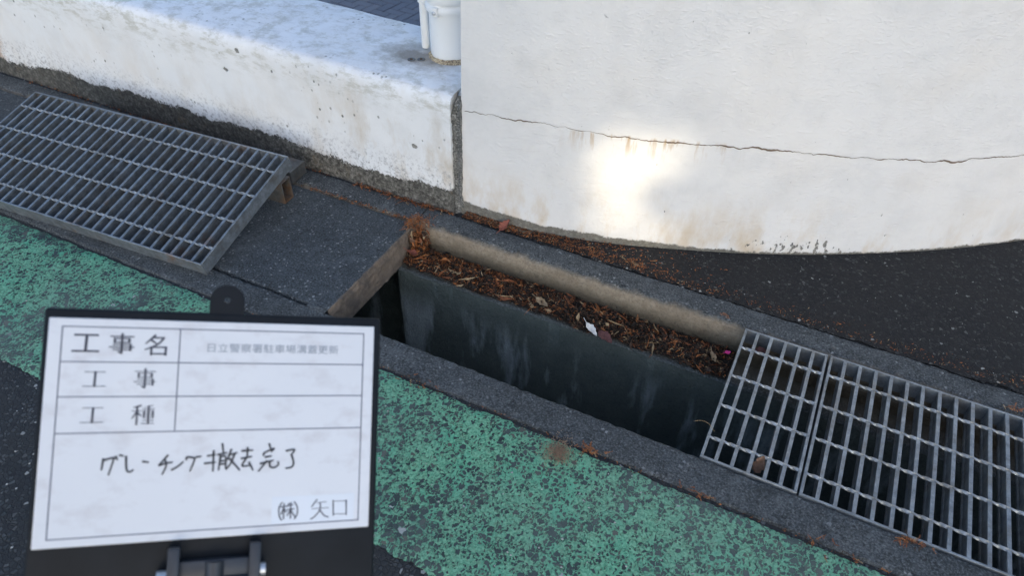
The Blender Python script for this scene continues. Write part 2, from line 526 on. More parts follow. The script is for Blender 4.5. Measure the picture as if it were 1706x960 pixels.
def paver_mat():
    k = M('blue grey paver', .8, 0, .4)
    p = k.pos()
    ri = k.n('ObjectInfo').outputs['Random']
    c = k.ramp(ri, [(0, (.105, .115, .145)), (.5, (.140, .150, .180)), (1, (.180, .185, .21))])
    c = k.mix(k.rng(k.noise(p, 300, 3), .4, .75, 0, .5), c, (.25, .25, .27))
    k.col(c)
    k.bump(k.noise(p, 350, 2), .4, .001)
    return k.m
MAT_PAVER = paver_mat()
MAT_JOINT = simple('dark sand joint', (.025, .026, .030), .95, 0, .3, 200, False)

def leafm(name, a, b, rough=.7):
    k = M(name, rough, 0, .35)
    p = k.pos()
    k.col(k.mix(k.rng(k.noise(p, 120, 4, .65), .35, .65), a, b))
    k.bump(k.noise(p, 260, 3), .4, .001)
    return k.m
LITTER = [leafm('orange brown scale leaf', (.26, .085, .025), (.40, .16, .05)),
          leafm('rust brown scale leaf', (.15, .050, .020), (.25, .09, .035)),
          leafm('dark brown scale leaf', (.035, .022, .014), (.075, .042, .024)),
          leafm('straw coloured scale leaf', (.30, .20, .10), (.42, .31, .18)),
          leafm('black rotted leaf', (.012, .010, .008), (.03, .022, .016))]
MAT_CRACK = simple('dirt filled crack', (.20, .15, .11), .95, 0, .4, 100, False)
MAT_MOSS = simple('brown dried moss', (.33, .235, .155), .95, 0, .5, 160, False)

# ================================================================== SETTING
XL, XR = -6.0, 3.0
E_ = 400.0
# ground: one sheet with the gutter slot cut out
gx = [-E_, XL, XR, E_]; gy = [-E_, -.0835, .4765, E_]
V = [(x, y, -.006) for y in gy for x in gx]
F = [(j * 4 + i, j * 4 + i + 1, j * 4 + i + 5, j * 4 + i + 4) for j in range(3) for i in range(3) if not (i == 1 and j == 1)]
tag(mesh_obj('ground', V, F, MAT_ASPHALT), kind='structure')

def ragged_sheet(name, xs, ya, yb, z, mat, ny=6, seed=0, amp_a=.006, amp_b=.006, tilt=0.0):
    V, F = [], []
    for x in xs:
        a = ya(x) + amp_a * (nz(x, 0, seed, 14) + .6 * nz(x, 3, seed, 55) + .35 * nz(x, 5, seed, 160))
        b = yb(x) + amp_b * (nz(x, 9, seed, 14) + .6 * nz(x, 12, seed, 55) + .35 * nz(x, 15, seed, 160))
        for j in range(ny + 1):
            t = j / ny
            zz = z if 0 < j < ny else z - .0035
            V.append((x, a + (b - a) * t, zz + .0012 * nz(x, a + (b - a) * t, seed, 6)))
    n = ny + 1
    for i in range(len(xs) - 1):
        for j in range(ny):
            a = i * n + j
            F.append((a, a + n, a + n + 1, a + 1))
    # fine rim columns so the edge drop stays narrow
    o = mesh_obj(name, V, F, mat, None, 60)
    bm = bmesh.new(); bm.from_mesh(o.data); bmesh.ops.recalc_face_normals(bm, faces=bm.faces)
    if sum(f.normal.z for f in bm.faces) < 0: bmesh.ops.reverse_faces(bm, faces=bm.faces)
    bm.to_mesh(o.data); bm.free()
    return o

xs_v = frange(-6, -2.3, .05) + frange(-2.3, 1.2, .004)[1:] + frange(1.2, 3, .05)[1:]
green = ragged_sheet('green_road_marking', xs_v, lambda x: -.447, lambda x: -.093, -.0005, MAT_GREEN, 24, 3, .011, .005)
tag(green, kind='structure')

# wall plan curve
WPTS = [(-.806, .4998), (-.74, .4995), (-.66, .501), (-.58, .510), (-.42, .547), (-.27, .596), (-.12, .652), (.02, .715), (.16, .790),
        (.305, .873), (.45, .970), (.60, 1.086), (.78, 1.24), (.95, 1.41), (1.15, 1.66), (1.32, 1.95), (1.5, 2.4), (1.62, 3.0)]
def catmull(P, n):
    P = [Vector(p) for p in P]; out = []
    for i in range(len(P) - 1):
        p0 = P[max(i - 1, 0)]; p1 = P[i]; p2 = P[i + 1]; p3 = P[min(i + 2, len(P) - 1)]
        for k in range(n):
            t = k / n
            out.append(.5 * ((2 * p1) + (-p0 + p2) * t + (2 * p0 - 5 * p1 + 4 * p2 - p3) * t * t + (-p0 + 3 * p1 - 3 * p2 + p3) * t ** 3))
    out.append(P[-1])
    return out
WC = catmull(WPTS, 10)
def wall_y(x):
    for a, b in zip(WC[:-1], WC[1:]):
        if a.x <= x <= b.x + 1e-9:
            return a.y + (b.y - a.y) * (x - a.x) / max(1e-9, b.x - a.x)
    return WC[0].y if x < WC[0].x else WC[-1].y

# newer fine asphalt between the gutter and the curved wall
fa = ragged_sheet('asphalt_apron', frange(-.60, 1.2, .005) + frange(1.2, 3, .05)[1:],
                  lambda x: .476 + .010 * max(0, min(1, (x + .55) / .3)) * 0 + (.016 if x < -.5 else 0),
                  lambda x: max(.492, wall_y(min(x, 1.6)) + .03), .0035, MAT_ASPHALT_FINE, 14, 21, .011, .0)
tag(fa, kind='structure')

# gutter (kerbs, ledges, channel)
gut = empty('gutter'); tag(gut, kind='structure')
near = [(-.084, -.32), (-.084, -.02), (-.0835, -.006), (-.080, -.001), (-.074, 0), (-.05, 0), (-.03, 0), (-.012, 0), (-.005, -.0015), (-.001, -.006), (.001, -.02), (.003, -.085), (.050, -.088), (.054, -.092), (.056, -.52), (.0, -.53)]
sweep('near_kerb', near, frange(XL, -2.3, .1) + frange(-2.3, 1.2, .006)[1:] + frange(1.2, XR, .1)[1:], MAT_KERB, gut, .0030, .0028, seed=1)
farp = [(.477, -.32), (.477, -.02), (.4765, -.006), (.473, -.001), (.466, 0), (.448, 0), (.432, 0), (.421, -.0008), (.413, -.0035), (.407, -.009), (.403, -.017), (.400, -.028), (.398, -.045), (.396, -.085), (.345, -.087), (.303, -.088), (.298, -.093), (.296, -.20), (.296, -.52), (.40, -.53)]
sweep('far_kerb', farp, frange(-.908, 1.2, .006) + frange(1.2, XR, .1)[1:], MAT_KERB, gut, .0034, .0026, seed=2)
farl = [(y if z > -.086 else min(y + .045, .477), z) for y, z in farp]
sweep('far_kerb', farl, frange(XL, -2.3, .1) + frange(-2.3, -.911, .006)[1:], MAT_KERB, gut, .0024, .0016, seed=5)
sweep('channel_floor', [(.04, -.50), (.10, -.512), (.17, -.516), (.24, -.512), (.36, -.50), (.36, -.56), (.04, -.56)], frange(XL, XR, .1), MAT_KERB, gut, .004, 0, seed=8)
# mortar beds that carry the gratings
for y0, y1 in ((.374, .3945), (.0045, .030)):
    sweep('mortar_bed', [(y0, -.0895), (y1, -.0895), (y1, -.046), ((y0 + y1) / 2, -.0445), (y0, -.047)], frange(-.002, 1.2, .02), MAT_KERB, gut, .001, .001, seed=9)

# small block pavement behind the low wall
pav = mesh_obj('pavement', [(-8, .84, -.002), (3.0, .84, -.002), (3.0, 9, -.002), (-8, 9, -.002)], [(0, 1, 2, 3)], MAT_JOINT)
tag(pav, kind='structure')
pl_, pw_ = .0845, .0405
cell = .0435
pb = box_bm(-pl_ / 2, pl_ / 2, -pw_ / 2, pw_ / 2, -.02, .004, .0025, 1)
pme = bpy.data.meshes.new('paver'); pb.to_mesh(pme); pb.free(); pme.materials.append(MAT_PAVER)
cands = []
ang = R(-6)
for i in range(-40, 40):
    for j in range(-40, 40):
        k = (i - j) % 4
        # herringbone on a square grid: horizontal block starts at k==0, vertical at k==3
        if k == 0: cx, cy, rz = (i + 1.0) * cell, (j + .5) * cell, 0
        elif k == 3: cx, cy, rz = (i + .5) * cell, (j + 1.0) * cell, R(90)
        else: continue
        px = -1.80 + cx * math.cos(ang) - cy * math.sin(ang)
        py = 1.78 + cx * math.sin(ang) + cy * math.cos(ang)
        if -2.38 < px < -1.42 and 1.32 < py < 2.30:
            cands.append(((px + 1.82) ** 2 + (py - 1.80) ** 2, px, py, rz + ang))
cands.sort()
for _, px, py, rz in cands[:298]:
    inst('paver', pme, pav, (px, py, random.uniform(-.0008, .0008)), (random.uniform(-.008, .008), random.uniform(-.008, .008), rz))

# ================================================================== WALLS
def low_top(x, y, z):
    return -.023 * (x + 1.4) if z > .2 else 0.0
lw = [(.4865, -.05), (.4865, .03), (.4858, .10), (.485, .20), (.485, .31), (.4855, .330), (.4885, .346), (.4945, .357), (.503, .3625), (.515, .3645), (.56, .366), (.64, .366), (.72, .366), (.80, .365), (.819, .363), (.825, .355), (.826, .34), (.826, -.05)]
wall_low = sweep('low_wall', lw, frange(-7, -2.9, .2) + frange(-2.9, -.8325, .008)[1:], MAT_LOWWALL, None, .0026, .0012, zfun=low_top, seed=4)
tag(wall_low, 'low chipped white wall with wide flat top and dark concrete foot', 'wall')

ret = [(.530, .0), (.530, .350), (.56, .3655), (.64, .3655), (.72, .3655), (.80, .3645), (.819, .3625), (.825, .3545), (.8255, .0)]
sweep('wall_return', ret, [-.8365, -.80, -.75, -.70], MAT_LOWWALL, wall_low, 0, 0, zfun=low_top, seed=4)
# crumbling mortar in the joint between the two walls
V, F = [], []
nzr, nxr = 90, 8
for i in range(nzr + 1):
    z = -.03 + .382 * i / nzr
    xl = -.8330 + .0015 * nz(z, 0, 1, 30)
    xr = -.8170 + (z - .0) * .030 + .0035 * nz(z, 4, 2, 40)
    if z > .30: xl += (z - .30) * .30
    if z < .06: xr += (.06 - z) * .16
    for j in range(nxr + 1):
        t = j / nxr
        x = xl + (xr - xl) * t
        depth = .491 + .004 * math.sin(math.pi * t) * 1.0 + .0035 * nz(x, z, 0, 130) + .003 * nz(x, z, 5, 45) + (.012 * max(0, (.05 - z) / .05) * t)
        V.append((x, depth + max(0, z - .33) * .5, z))
for i in range(nzr):
    for j in range(nxr):
        a = i * (nxr + 1) + j
        F.append((a, a + 1, a + nxr + 2, a + nxr + 1))
n0 = len(V)
# solid back so the strip has body
for i in range(nzr + 1):
    z = -.03 + .382 * i / nzr
    V += [(-.845, .56, z), (-.79, .56, z)]
for i in range(nzr):
    a = n0 + 2 * i
    F.append((a + 1, a, a + 2, a + 3))
    l0 = i * (nxr + 1); l1 = l0 + nxr + 1
    F.append((a, l0, l1, a + 2))
    F.append((l0 + nxr, a + 1, a + 3, l1 + nxr))
mort = mesh_obj('mortar_joint', V, F, MAT_BASE, wall_low, 50)
mort['label'] = 'rough grey mortar filling the wall joint'

# tall curved wall
tw = empty('curved_wall', (-.8, .5, 0))
tag(tw, 'tall white textured wall curving away, cracked along its foot', 'wall')
zs = [-.03, 0, .02, .04, .07, .12, .2, .3, .45, .6, .9, 1.3, 1.7]
TH = .16
path = WC
V, F = [], []
def nrm(i):
    a = path[max(i - 1, 0)]; b = path[min(i + 1, len(path) - 1)]
    t = (b - a).normalized()
    return Vector((-t.y, t.x))
def lean(z): return -.0115 + .030 * min(max(z, 0), .6)
for i, p in enumerate(path):
    nn = nrm(i)
    fade = max(0, 1 - i / 12.0)
    for z in zs:
        dx = lean(z) * fade
        bul = .004 * nz(p.x, p.y, z, 2.5)
        rnd = 0
        V.append((p.x + dx, p.y + bul * (1 - fade) + rnd, z))
    q = p + nn * TH
    for z in (1.7, -.03):
        V.append((max(q.x, -.806) + .02 * fade, q.y, z))
n = len(zs) + 2
for i in range(len(path) - 1):
    for j in range(n):
        a = i * n + j; b = i * n + (j + 1) % n
        F.append((a, a + n, b + n, b))
F.append(tuple(range(n)))
F.append(tuple((len(path) - 1) * n + j for j in reversed(range(n))))
body = mesh_obj('wall_body', V, F, MAT_TALLWALL, None, 40)
bm = bmesh.new(); bm.from_mesh(body.data); bmesh.ops.recalc_face_normals(bm, faces=bm.faces); bm.to_mesh(body.data); bm.free()
body.data.set_sharp_from_angle(angle=R(40))
body.parent = tw; body.matrix_parent_inverse = Matrix.Translation((.8, -.5, 0))

CR = [(-.797, .317), (-.754, .324), (-.671, .328), (-.609, .333), (-.551, .331), (-.508, .328), (-.451, .327), (-.403, .322), (-.362, .320), (-.315, .321), (-.249, .320), (-.184, .320),
      (-.106, .319), (-.015, .314), (.076, .303), (.142, .298), (.234, .290), (.326, .284), (.389, .288), (.468, .287), (.60, .290), (.75, .285)]
def crack_strip(pts, w0, seed, step=.004):
    V, F = [], []
    k = 0
    for (xa, za), (xb, zb) in zip(pts[:-1], pts[1:]):
        m = max(1, int(abs(xb - xa) / step) or int(abs(zb - za) / step))
        for q in range(m):
            t = q / m
            x = xa + (xb - xa) * t; z = za + (zb - za) * t
            z += .0050 * nz(x, z, seed, 32) + .0032 * nz(x, z, seed, 75) + .002 * nz(x, z, seed, 190)
            w = w0 * (.25 + 1.5 * max(0, nz(x, z, seed + 9, 14) + .25) + 1.0 * abs(nz(x, z, seed + 4, 45)) + .6 * max(0, nz(x, z, seed, 150))) * (1 if x > -.3 else .65)
            if -.60 < x < -.53 and w0 > .0012: w *= .35
            y = wall_y(x) - .0006 + .004 * nz(x, wall_y(x), z, 2.5) * (1 if x > -.66 else .3)
            V += [(x, y - .0012, z + w), (x, y - .0005, z), (x, y - .0012, z - w)]
            if k:
                a = 3 * (k - 1)
                F += [(a, a + 1, a + 4, a + 3), (a + 1, a + 2, a + 5, a + 4)]
            k += 1
    return V, F
V, F = crack_strip(CR, .0013, 3)
ck = mesh_obj('crack', V, F, MAT_CRACK)
ck.parent = tw; ck.matrix_parent_inverse = Matrix.Translation((.8, -.5, 0))
ck['label'] = 'thin dark crack running along the white wall'

# ================================================================== PIPES on the wall top
def ztop(x): return .366 - .023 * (x + 1.4)
def tube(bm, c, r, z0, z1, n=40, cap=True):
    rings = []
    for z in (z0, z1):
        rings.append([bm.verts.new((c[0] + r * math.cos(2 * math.pi * i / n), c[1] + r * math.sin(2 * math.pi * i / n), z)) for i in range(n)])
    for i in range(n):
        bm.faces.new((rings[0][i], rings[0][(i + 1) % n], rings[1][(i + 1) % n], rings[1][i]))
    if cap:
        bm.faces.new(list(reversed(rings[0]))); bm.faces.new(rings[1])
def lathe(name, prof, c, mat, parent, n=48, jit=0.0, smooth=40):
    V, F = [], []
    for i in range(n):
        a = 2 * math.pi * i / n
        for r, z in prof:
            rr = r + jit * nz(math.cos(a) * .05, math.sin(a) * .05, z, 110)
            V.append((c[0] + rr * math.cos(a), c[1] + rr * math.sin(a), z + jit * .8 * nz(math.cos(a) * .05, math.sin(a) * .05, z + 3, 120)))
    m = len(prof)
    for i in range(n):
        for j in range(m - 1):
            a = i * m + j; b = ((i + 1) % n) * m + j
            F.append((a, b, b + 1, a + 1))
    return mesh_obj(name, V, F, mat, parent, smooth)
z0 = ztop(-.92)
fp = empty('drain_pipe', (-.945, .692, z0))
tag(fp, 'thick white pipe standing on the low wall beside the tall wall', 'pipe')
lathe('pipe_body', [(0, .004), (.0508, .004), (.0535, .010), (.0540, .03), (.0540, 1.3), (0, 1.3)], (0, 0), MAT_PIPE, fp)
lathe('collar', [(.0540, .128), (.0610, .130), (.0635, .138), (.0610, .146), (.0580, .149), (.0580, .154), (.0625, .157), (.0650, .166), (.0625, .175), (.0540, .178)], (0, 0), MAT_PIPE, fp)
bm = box_bm(-.012, .004, -.070, -.054, .126, .150, .003, 2)
bm_obj('collar_lug', bm, MAT_PIPE, fp)
bm = bmesh.new(); bmesh.ops.create_uvsphere(bm, u_segments=14, v_segments=8, radius=.0055)
for v in bm.verts: v.co = Vector((v.co.x - .004, v.co.y * .7 - .0705, v.co.z + .137))
bm_obj('collar_screw', bm, MAT_BOLT, fp, 60)
lathe('sealant_ring', [(.050, .010), (.0552, .010), (.0595, .004), (.0630, -.004), (.050, -.004)], (0, 0), MAT_CAULK, fp, 90, .0045)
z1 = ztop(-1.03)
sp = empty('thin_pipe', (-1.022, .690, z1))
tag(sp, 'thin white pipe standing left of the thick pipe on the wall', 'pipe')
lathe('pipe_body', [(0, .006), (.0105, .006), (.0118, .010), (.0118, 1.3), (0, 1.3)], (0, 0), MAT_PIPE, sp, 28)
lathe('pipe_clip', [(.0118, .128), (.0150, .130), (.0150, .148), (.0118, .150)], (0, 0), MAT_PIPE, sp, 28)
bm = box_bm(.010, .060, -.010, .002, .133, .146, .002, 1)
bm_obj('clip_arm', bm, MAT_PIPE, sp)
# two old anchor holes with washers beside the pipes
for bx, by, lab in ((-1.000, .628, 'rusty washer nearest the thick pipe foot on the wall top'), (-1.022, .614, 'worn washer farther from the thick pipe on the wall top')):
    b = empty('anchor_washer', (bx, by, ztop(bx) + .0005))
    tag(b, lab, 'washer', 'old anchor washers on the wall top')
    lathe('washer_ring', [(.0050, .000), (.0050, .0016), (.0085, .0022), (.0105, .0012), (.0110, .0)], (0, 0), MAT_ANGLE, b, 24, .0006)
    lathe('bolt_stub', [(0, .003), (.003, .0026), (.0034, 0)], (0, 0), MAT_CAST, b, 14, .0004)

# ================================================================== COVER SLABS
def cover(x0, x1, label, seed, fine):
    sl = [(.007, -.087), (.0055, -.04), (.0055, -.006), (.008, -.0015), (.014, -.0004), (.06, 0), (.12, .0003), (.2, 0), (.28, .0003), (.34, 0), (.387, -.0004), (.392, -.0015), (.394, -.006), (.3935, -.04), (.392, -.087)]
    xs = [x0, x0 + .0015, x0 + .006] + frange(x0 + .012, x1 - .012, fine) + [x1 - .005, x1 - .0015, x1]
    V, F = [], []
    n = len(sl)
    for i, x in enumerate(xs):
        k = {0: .004, 1: .0012, len(xs) - 2: .0012, len(xs) - 1: .004}.get(i, 0)
        for j, (y, z) in enumerate(sl):
            top = z > -.01
            xj = x
            if x > x1 - .02: xj = x + .0022 * nz(x1, y, z, 26, seed) + .0015 * nz(x1, y, z, 90, seed)
            V.append((xj, y + .0006 * nz(x, y, z, 60, seed), z - (k if top else 0) + .0010 * nz(x, y, z, 45, seed)))
    for i in range(len(xs) - 1):
        for j in range(n):
            a = i * n + j; b = i * n + (j + 1) % n
            F.append((a, b, b + n, a + n))
    F.append(tuple(reversed(range(n)))); F.append(tuple((len(xs) - 1) * n + j for j in range(n)))
    o = mesh_obj('concrete_cover', V, F, MAT_SLAB, None, 42)
    bm = bmesh.new(); bm.from_mesh(o.data); bmesh.ops.recalc_face_normals(bm, faces=bm.faces); bm.to_mesh(o.data); bm.free()
    tag(o, label, 'drain cover', 'concrete covers on the gutter')
    return o
cov = cover(-1.452, -.903, 'dark concrete gutter cover at the open end, broken tan edge', 3.0, .008)
cover(-2.050, -1.455, 'dark concrete gutter cover hidden under the leaning grating', 7.0, .02)
cover(-2.650, -2.053, 'dark concrete gutter cover at the far left behind the grating', 11.0, .02)
V, F = [], []
ny_, nz_ = 120, 26
for i in range(ny_ + 1):
    y = .0062 + .386 * i / ny_
    ztp = -.0012 + .0080 * min(0, nz(y, 0, 2, 26) + .10) + .0050 * min(0, nz(y, 1, 4, 85))
    zbt = -.087 + .004 * nz(y, 4, 1, 30)
    for j in range(nz_ + 1):
        t = j / nz_
        z = zbt + (ztp - zbt) * t
        x = -.8995 + .0035 * nz(1, y, z, 32) + .0026 * nz(4, y, z, 85) + .0016 * nz(7, y, z, 210)
        x -= .0095 * max(0, (t - .82) / .18) ** 1.5 * (1 + 1.2 * nz(2, y, 0, 45))
        if j in (0,): x -= .003
        V.append((x, y, z))
for i in range(ny_):
    for j in range(nz_):
        a = i * (nz_ + 1) + j
        F.append((a, a + nz_ + 1, a + nz_ + 2, a + 1))
n0 = len(V)
for i in range(ny_ + 1):
    y = .0062 + .386 * i / ny_
    V += [(-.915, y, -.087), (-.915, y, -.0006)]
for i in range(ny_):
    a = n0 + 2 * i; l0 = i * (nz_ + 1); l1 = l0 + nz_ + 1
    F.append((l0 + nz_, l1 + nz_, a + 3, a + 1))
    F.append((l0, a, a + 2, l1))
be = mesh_obj('broken_edge', V, F, MAT_SLAB, cov, 60)
be['label'] = 'rough tan broken end face of the cover'
# crumb of mortar at the slab corner
V, F = [], []
for i in range(14):
    for j in range(8):
        u = i / 13; v = j / 7
        V.append((-.962 + .055 * u, -.012 + .026 * v, .0045 * math.sin(math.pi * u) * math.sin(math.pi * v) * (.7 + .6 * nz(u * 3, v * 3, 0, 2)) - .0008))
for i in range(13):
    for j in range(7):
        a = i * 8 + j; F.append((a, a + 8, a + 9, a + 1))
tag(mesh_obj('mortar_lump', V, F, MAT_KERB, None, 60), 'small grey mortar lump at the cover slab corner', 'mortar')

# ================================================================== GRATINGS
GW = .40; GH = .040
def i_bar_mesh(mat, L, tf=.0036, web=.0016):
    prof = [(-tf, 0), (tf, 0), (tf, -.0055), (web, -.0085), (web, -GH + .0085), (tf, -GH + .0055), (tf, -GH), (-tf, -GH), (-tf, -GH + .0055), (-web, -GH + .0085), (-web, -.0085), (-tf, -.0055)]
    V = [(x, y, z) for y in (.004, L - .004) for x, z in prof]
    n = len(prof)
    F = [(i, (i + 1) % n, (i + 1) % n + n, i + n) for i in range(n)]
    F += [tuple(range(n)), tuple(reversed(range(n, 2 * n)))]
    me = bpy.data.meshes.new('load_bar'); me.from_pydata(V, [], F); me.materials.append(mat)
    bm = bmesh.new(); bm.from_mesh(me); bmesh.ops.recalc_face_normals(bm, faces=bm.faces)
    bm.to_mesh(me); bm.free()
    return me
def rod_mesh(mat, L, pitch):
    V, F = [], []
    seg = pitch / 6
    n = int(round(L / seg))
    a, b = .0034, .0022
    for i in range(n + 1):
        t = math.pi * (i / 6) + math.pi / 2
        for sx, sy in ((-1, -1), (1, -1), (1, 1), (-1, 1)):
            y = sx * a; z = sy * b
            V.append((i * L / n, y * math.cos(t) - z * math.sin(t), y * math.sin(t) + z * math.cos(t)))
    for i in range(n):
        for j in range(4):
            p = i * 4 + j; q = i * 4 + (j + 1) % 4
            F.append((p, q, q + 4, p + 4))
    F += [(3, 2, 1, 0), tuple(n * 4 + j for j in range(4))]
    me = bpy.data.meshes.new('twisted_rod'); me.from_pydata(V, [], F); me.materials.append(mat)
    me.polygons.foreach_set('use_smooth', [True] * len(me.polygons)); me.set_sharp_from_angle(angle=R(35))
    return me
RODY = (.056, .1495, .243, .3365)
def grating(loc, rot, ncell, pitch, matb, label):
    L = ncell * pitch
    g = empty('drain_grating', loc, rot)
    tag(g, label, 'grating', 'steel drain gratings')
    bar = i_bar_mesh(matb, GW)
    for i in range(1, ncell):
        inst('load_bar', bar, g, (i * pitch + random.uniform(-.0006, .0006), 0, -.0004), (0, random.uniform(-.02, .02), 0))
    for x in (.0030, L - .0030):
        bm_obj('side_bar', box_bm(x - .0030, x + .0030, .0045, GW - .0045, -GH, 0, .0008), matb, g)
    for y in (.0020, GW - .0020):
        bm_obj('end_bar', box_bm(0, L, y - .0024, y + .0024, -GH - .001, .0005, .0008), matb, g)
    rod = rod_mesh(MAT_ROD, L - .006, pitch)
    for y in RODY:
        inst('twisted_rod', rod, g, (.003, y + random.uniform(-.001, .001), -.0030))
    return g
P1 = .0313
grating((.0005, .001, .0005), (0, 0, 0), 6, P1, MAT_GALV, 'narrow cut piece of steel grating at the open end of the gutter')
grating((.1925, .0005, .0015), (R(.1), 0, R(-.15)), 28, .0326, MAT_GALV, 'full length steel grating lying in the gutter at the right')
# the lifted grating: near right top corner, yaw and tilt
yaw, tilt = .0665, .228
ncl, pcl = 29, .0322
ex = Vector((math.cos(yaw), math.sin(yaw), 0))
nr = Vector((-1.250, -.0365, .0385))
org = nr - ex * (ncl * pcl)
grating(org, (Euler((tilt, 0, 0)).to_matrix().to_euler().x, 0, yaw), ncl, pcl, MAT_GALV_OLD, 'lifted steel grating leaning on the covers in front of the low wall')

# steel pieces under its raised edge
def tube_piece(x0, w, h, loc, rz, label, th=.0032, closed=False):
    """square steel tube along x, its near end open (or capped)"""
    o_ = [(-w / 2, 0), (w / 2, 0), (w / 2, h), (-w / 2, h)]
    i_ = [(-w / 2 + th, th), (w / 2 - th, th), (w / 2 - th, h - th), (-w / 2 + th, h - th)]
    V = [(x, y, z) for x in (x0, 0) for y, z in o_] + [(x, y, z) for x in (x0 + .01, 0) for y, z in i_]
    F = []
    for i in range(4):
        k = (i + 1) % 4
        F.append((i, k, k + 4, i + 4))
        if not closed:
            F.append((8 + k, 8 + i, 12 + i, 12 + k))
            F.append((4 + i, 4 + k, 12 + k, 12 + i))
    F.append((3, 2, 1, 0))
    if closed:
        F.append((4, 5, 6, 7)); V = V[:8]
    else:
        F.append((8, 9, 10, 11))
    o = mesh_obj('steel_tube', V, F, MAT_ANGLE)
    bm = bmesh.new(); bm.from_mesh(o.data)
    if closed: bmesh.ops.bevel(bm, geom=list(bm.edges), offset=.0012, segments=1, affect='EDGES')
    bmesh.ops.recalc_face_normals(bm, faces=bm.faces)
    bm.to_mesh(o.data); bm.free()
    o.location = loc; o.rotation_euler = (0, 0, rz)
    tag(o, label, 'steel section', 'steel sections under the lifted grating')
    return o
tube_piece(-.80, .040, .068, (-1.276, .322, .0012), yaw, 'open ended square steel tube propping the lifted grating')
rear = tube_piece(-.86, .070, .040, (-1.322, .425, .0012), yaw * .9, 'flat rusty steel bar sticking out behind the lifted grating', closed=True)

# ================================================================== NOTICE BOARD
BO = Vector((-.505247, -.711884, .776120))
U = Vector((.734861, .625343, -.262536)); Vd = Vector((.331554, -.668926, -.665289)); Nn = Vector((-.591651, .401850, -.698903))
bd = empty('site_notice_board')
bd.matrix_world = Matrix(((U.x, -Vd.x, -Nn.x, BO.x), (U.y, -Vd.y, -Nn.y, BO.y), (U.z, -Vd.z, -Nn.z, BO.z), (0, 0, 0, 1)))
tag(bd, 'white construction notice board in a black frame with handwritten Japanese text', 'notice board')
BH = .262
bm_obj('frame', box_bm(-.0042, .2768, -BH, .0084, -.0095, -.0022, .0026, 3), MAT_BLACK, bd)
bm = bmesh.new()
for a, b, c_, d in ((-.0026, .2748, .0004, .0080), (-.0026, .0, -.1876, .0), (.2704, .2748, -.1876, .0)):
    pass
bm.free()
bm_obj('white_panel', box_bm(0, .2702, -.1876, 0, -.0030, 0, .0006, 1), MAT_BOARD, bd)
# hanging tab with a hole
def tab():
    bm = bmesh.new()
    cx, cy, r = .1372, -.0195 * -1, .0148
    outer = [(cx + r, .004)]
    for i in range(25):
        a = math.pi * i / 24
        outer.append((cx + r * math.cos(a), cy + r * math.sin(a) * .98))
    outer.append((cx - r, .004))
    hole = [(cx + .0030 * math.cos(2 * math.pi * i / 16), cy + .0005 + .0026 * math.sin(2 * math.pi * i / 16)) for i in range(16)]
    V, F = [], []
    edges = []
    vo = [bm.verts.new((x, y, -.003)) for x, y in outer]
    vh = [bm.verts.new((x, y, -.003)) for x, y in hole]
    for ring in (vo, vh):
        for i in range(len(ring)):
            edges.append(bm.edges.new((ring[i], ring[(i + 1) % len(ring)])))
    bmesh.ops.triangle_fill(bm, use_beauty=True, edges=edges)
    r_ = bmesh.ops.extrude_face_region(bm, geom=list(bm.faces))
    for v in [g for g in r_['geom'] if isinstance(g, bmesh.types.BMVert)]: v.co.z = -.0085
    bmesh.ops.recalc_face_normals(bm, faces=bm.faces)
    return bm_obj('hanging_tab', bm, MAT_BLACK, bd, 40)
tab()
LW = .00045
def line(x0, y0, x1, y1):
    if abs(x1 - x0) > abs(y1 - y0): b = box_bm(min(x0, x1) - LW, max(x0, x1) + LW, -y0 - LW, -y0 + LW, -.0005, .00022)
    else: b = box_bm(x0 - LW, x0 + LW, -max(y0, y1), -min(y0, y1), -.0005, .00028)
    bm_obj('table_line', b, MAT_LINE, bd, None)
for y in (.0072, .0367, .0658, .0958, .1806): line(.0102, y, .2602, y)
for x, a, b in ((.0102, .0072, .1806), (.2602, .0072, .1806), (.1000, .0072, .0958)): line(x, a, x, b)
bm_obj('label_tape', box_bm(.1830, .2560, -.1797, -.1560, -.0005, .00012), MAT_TAPE, bd, None)

def strokes(name, S, mat, label, z=.0003):
    """S: list of (points, width at start, width at end); u right, v down, metres"""
    V, F = [], []
    for si, (pts, w0, w1) in enumerate(S):
        zz = z + si * .000012
        P = [Vector((a, -b)) for a, b in pts]
        if len(P) > 2:
            Q = catmull(P, 5)
        else:
            Q = [P[0].lerp(P[1], t / 4) for t in range(5)]
        m = len(Q)
        base = len(V)
        for i, q in enumerate(Q):
            t = (Q[min(i + 1, m - 1)] - Q[max(i - 1, 0)])
            t = t.normalized() if t.length > 1e-9 else Vector((1, 0))
            w = (w0 + (w1 - w0) * i / (m - 1)) / 2
            nn = Vector((-t.y, t.x)) * w
            e = t * (w * .7 if i == m - 1 else (-w * .7 if i == 0 else 0))
            V += [(q.x + nn.x + e.x, q.y + nn.y + e.y, zz), (q.x - nn.x + e.x, q.y - nn.y + e.y, zz)]
        for i in range(m - 1):
            a = base + 2 * i
            F.append((a, a + 1, a + 3, a + 2))
    o = mesh_obj(name, V, F, mat, bd)
    o['label'] = label
    return o
KO = [[(.06, .07), (.95, .07)], [(.52, .07), (.50, .93)], [(0, .93), (1, .93)]]
JI = [[(.02, .13), (.98, .13)], [(.20, .24), (.20, .43)], [(.20, .24), (.80, .24)], [(.80, .24), (.80, .43)], [(.20, .42), (.80, .42)], [(.15, .54), (.86, .54)], [(.86, .54), (.86, .83)],
      [(0, .67), (1, .67)], [(.15, .80), (.86, .80)], [(.5, 0), (.5, .96)], [(.5, .97), (.36, .91)]]
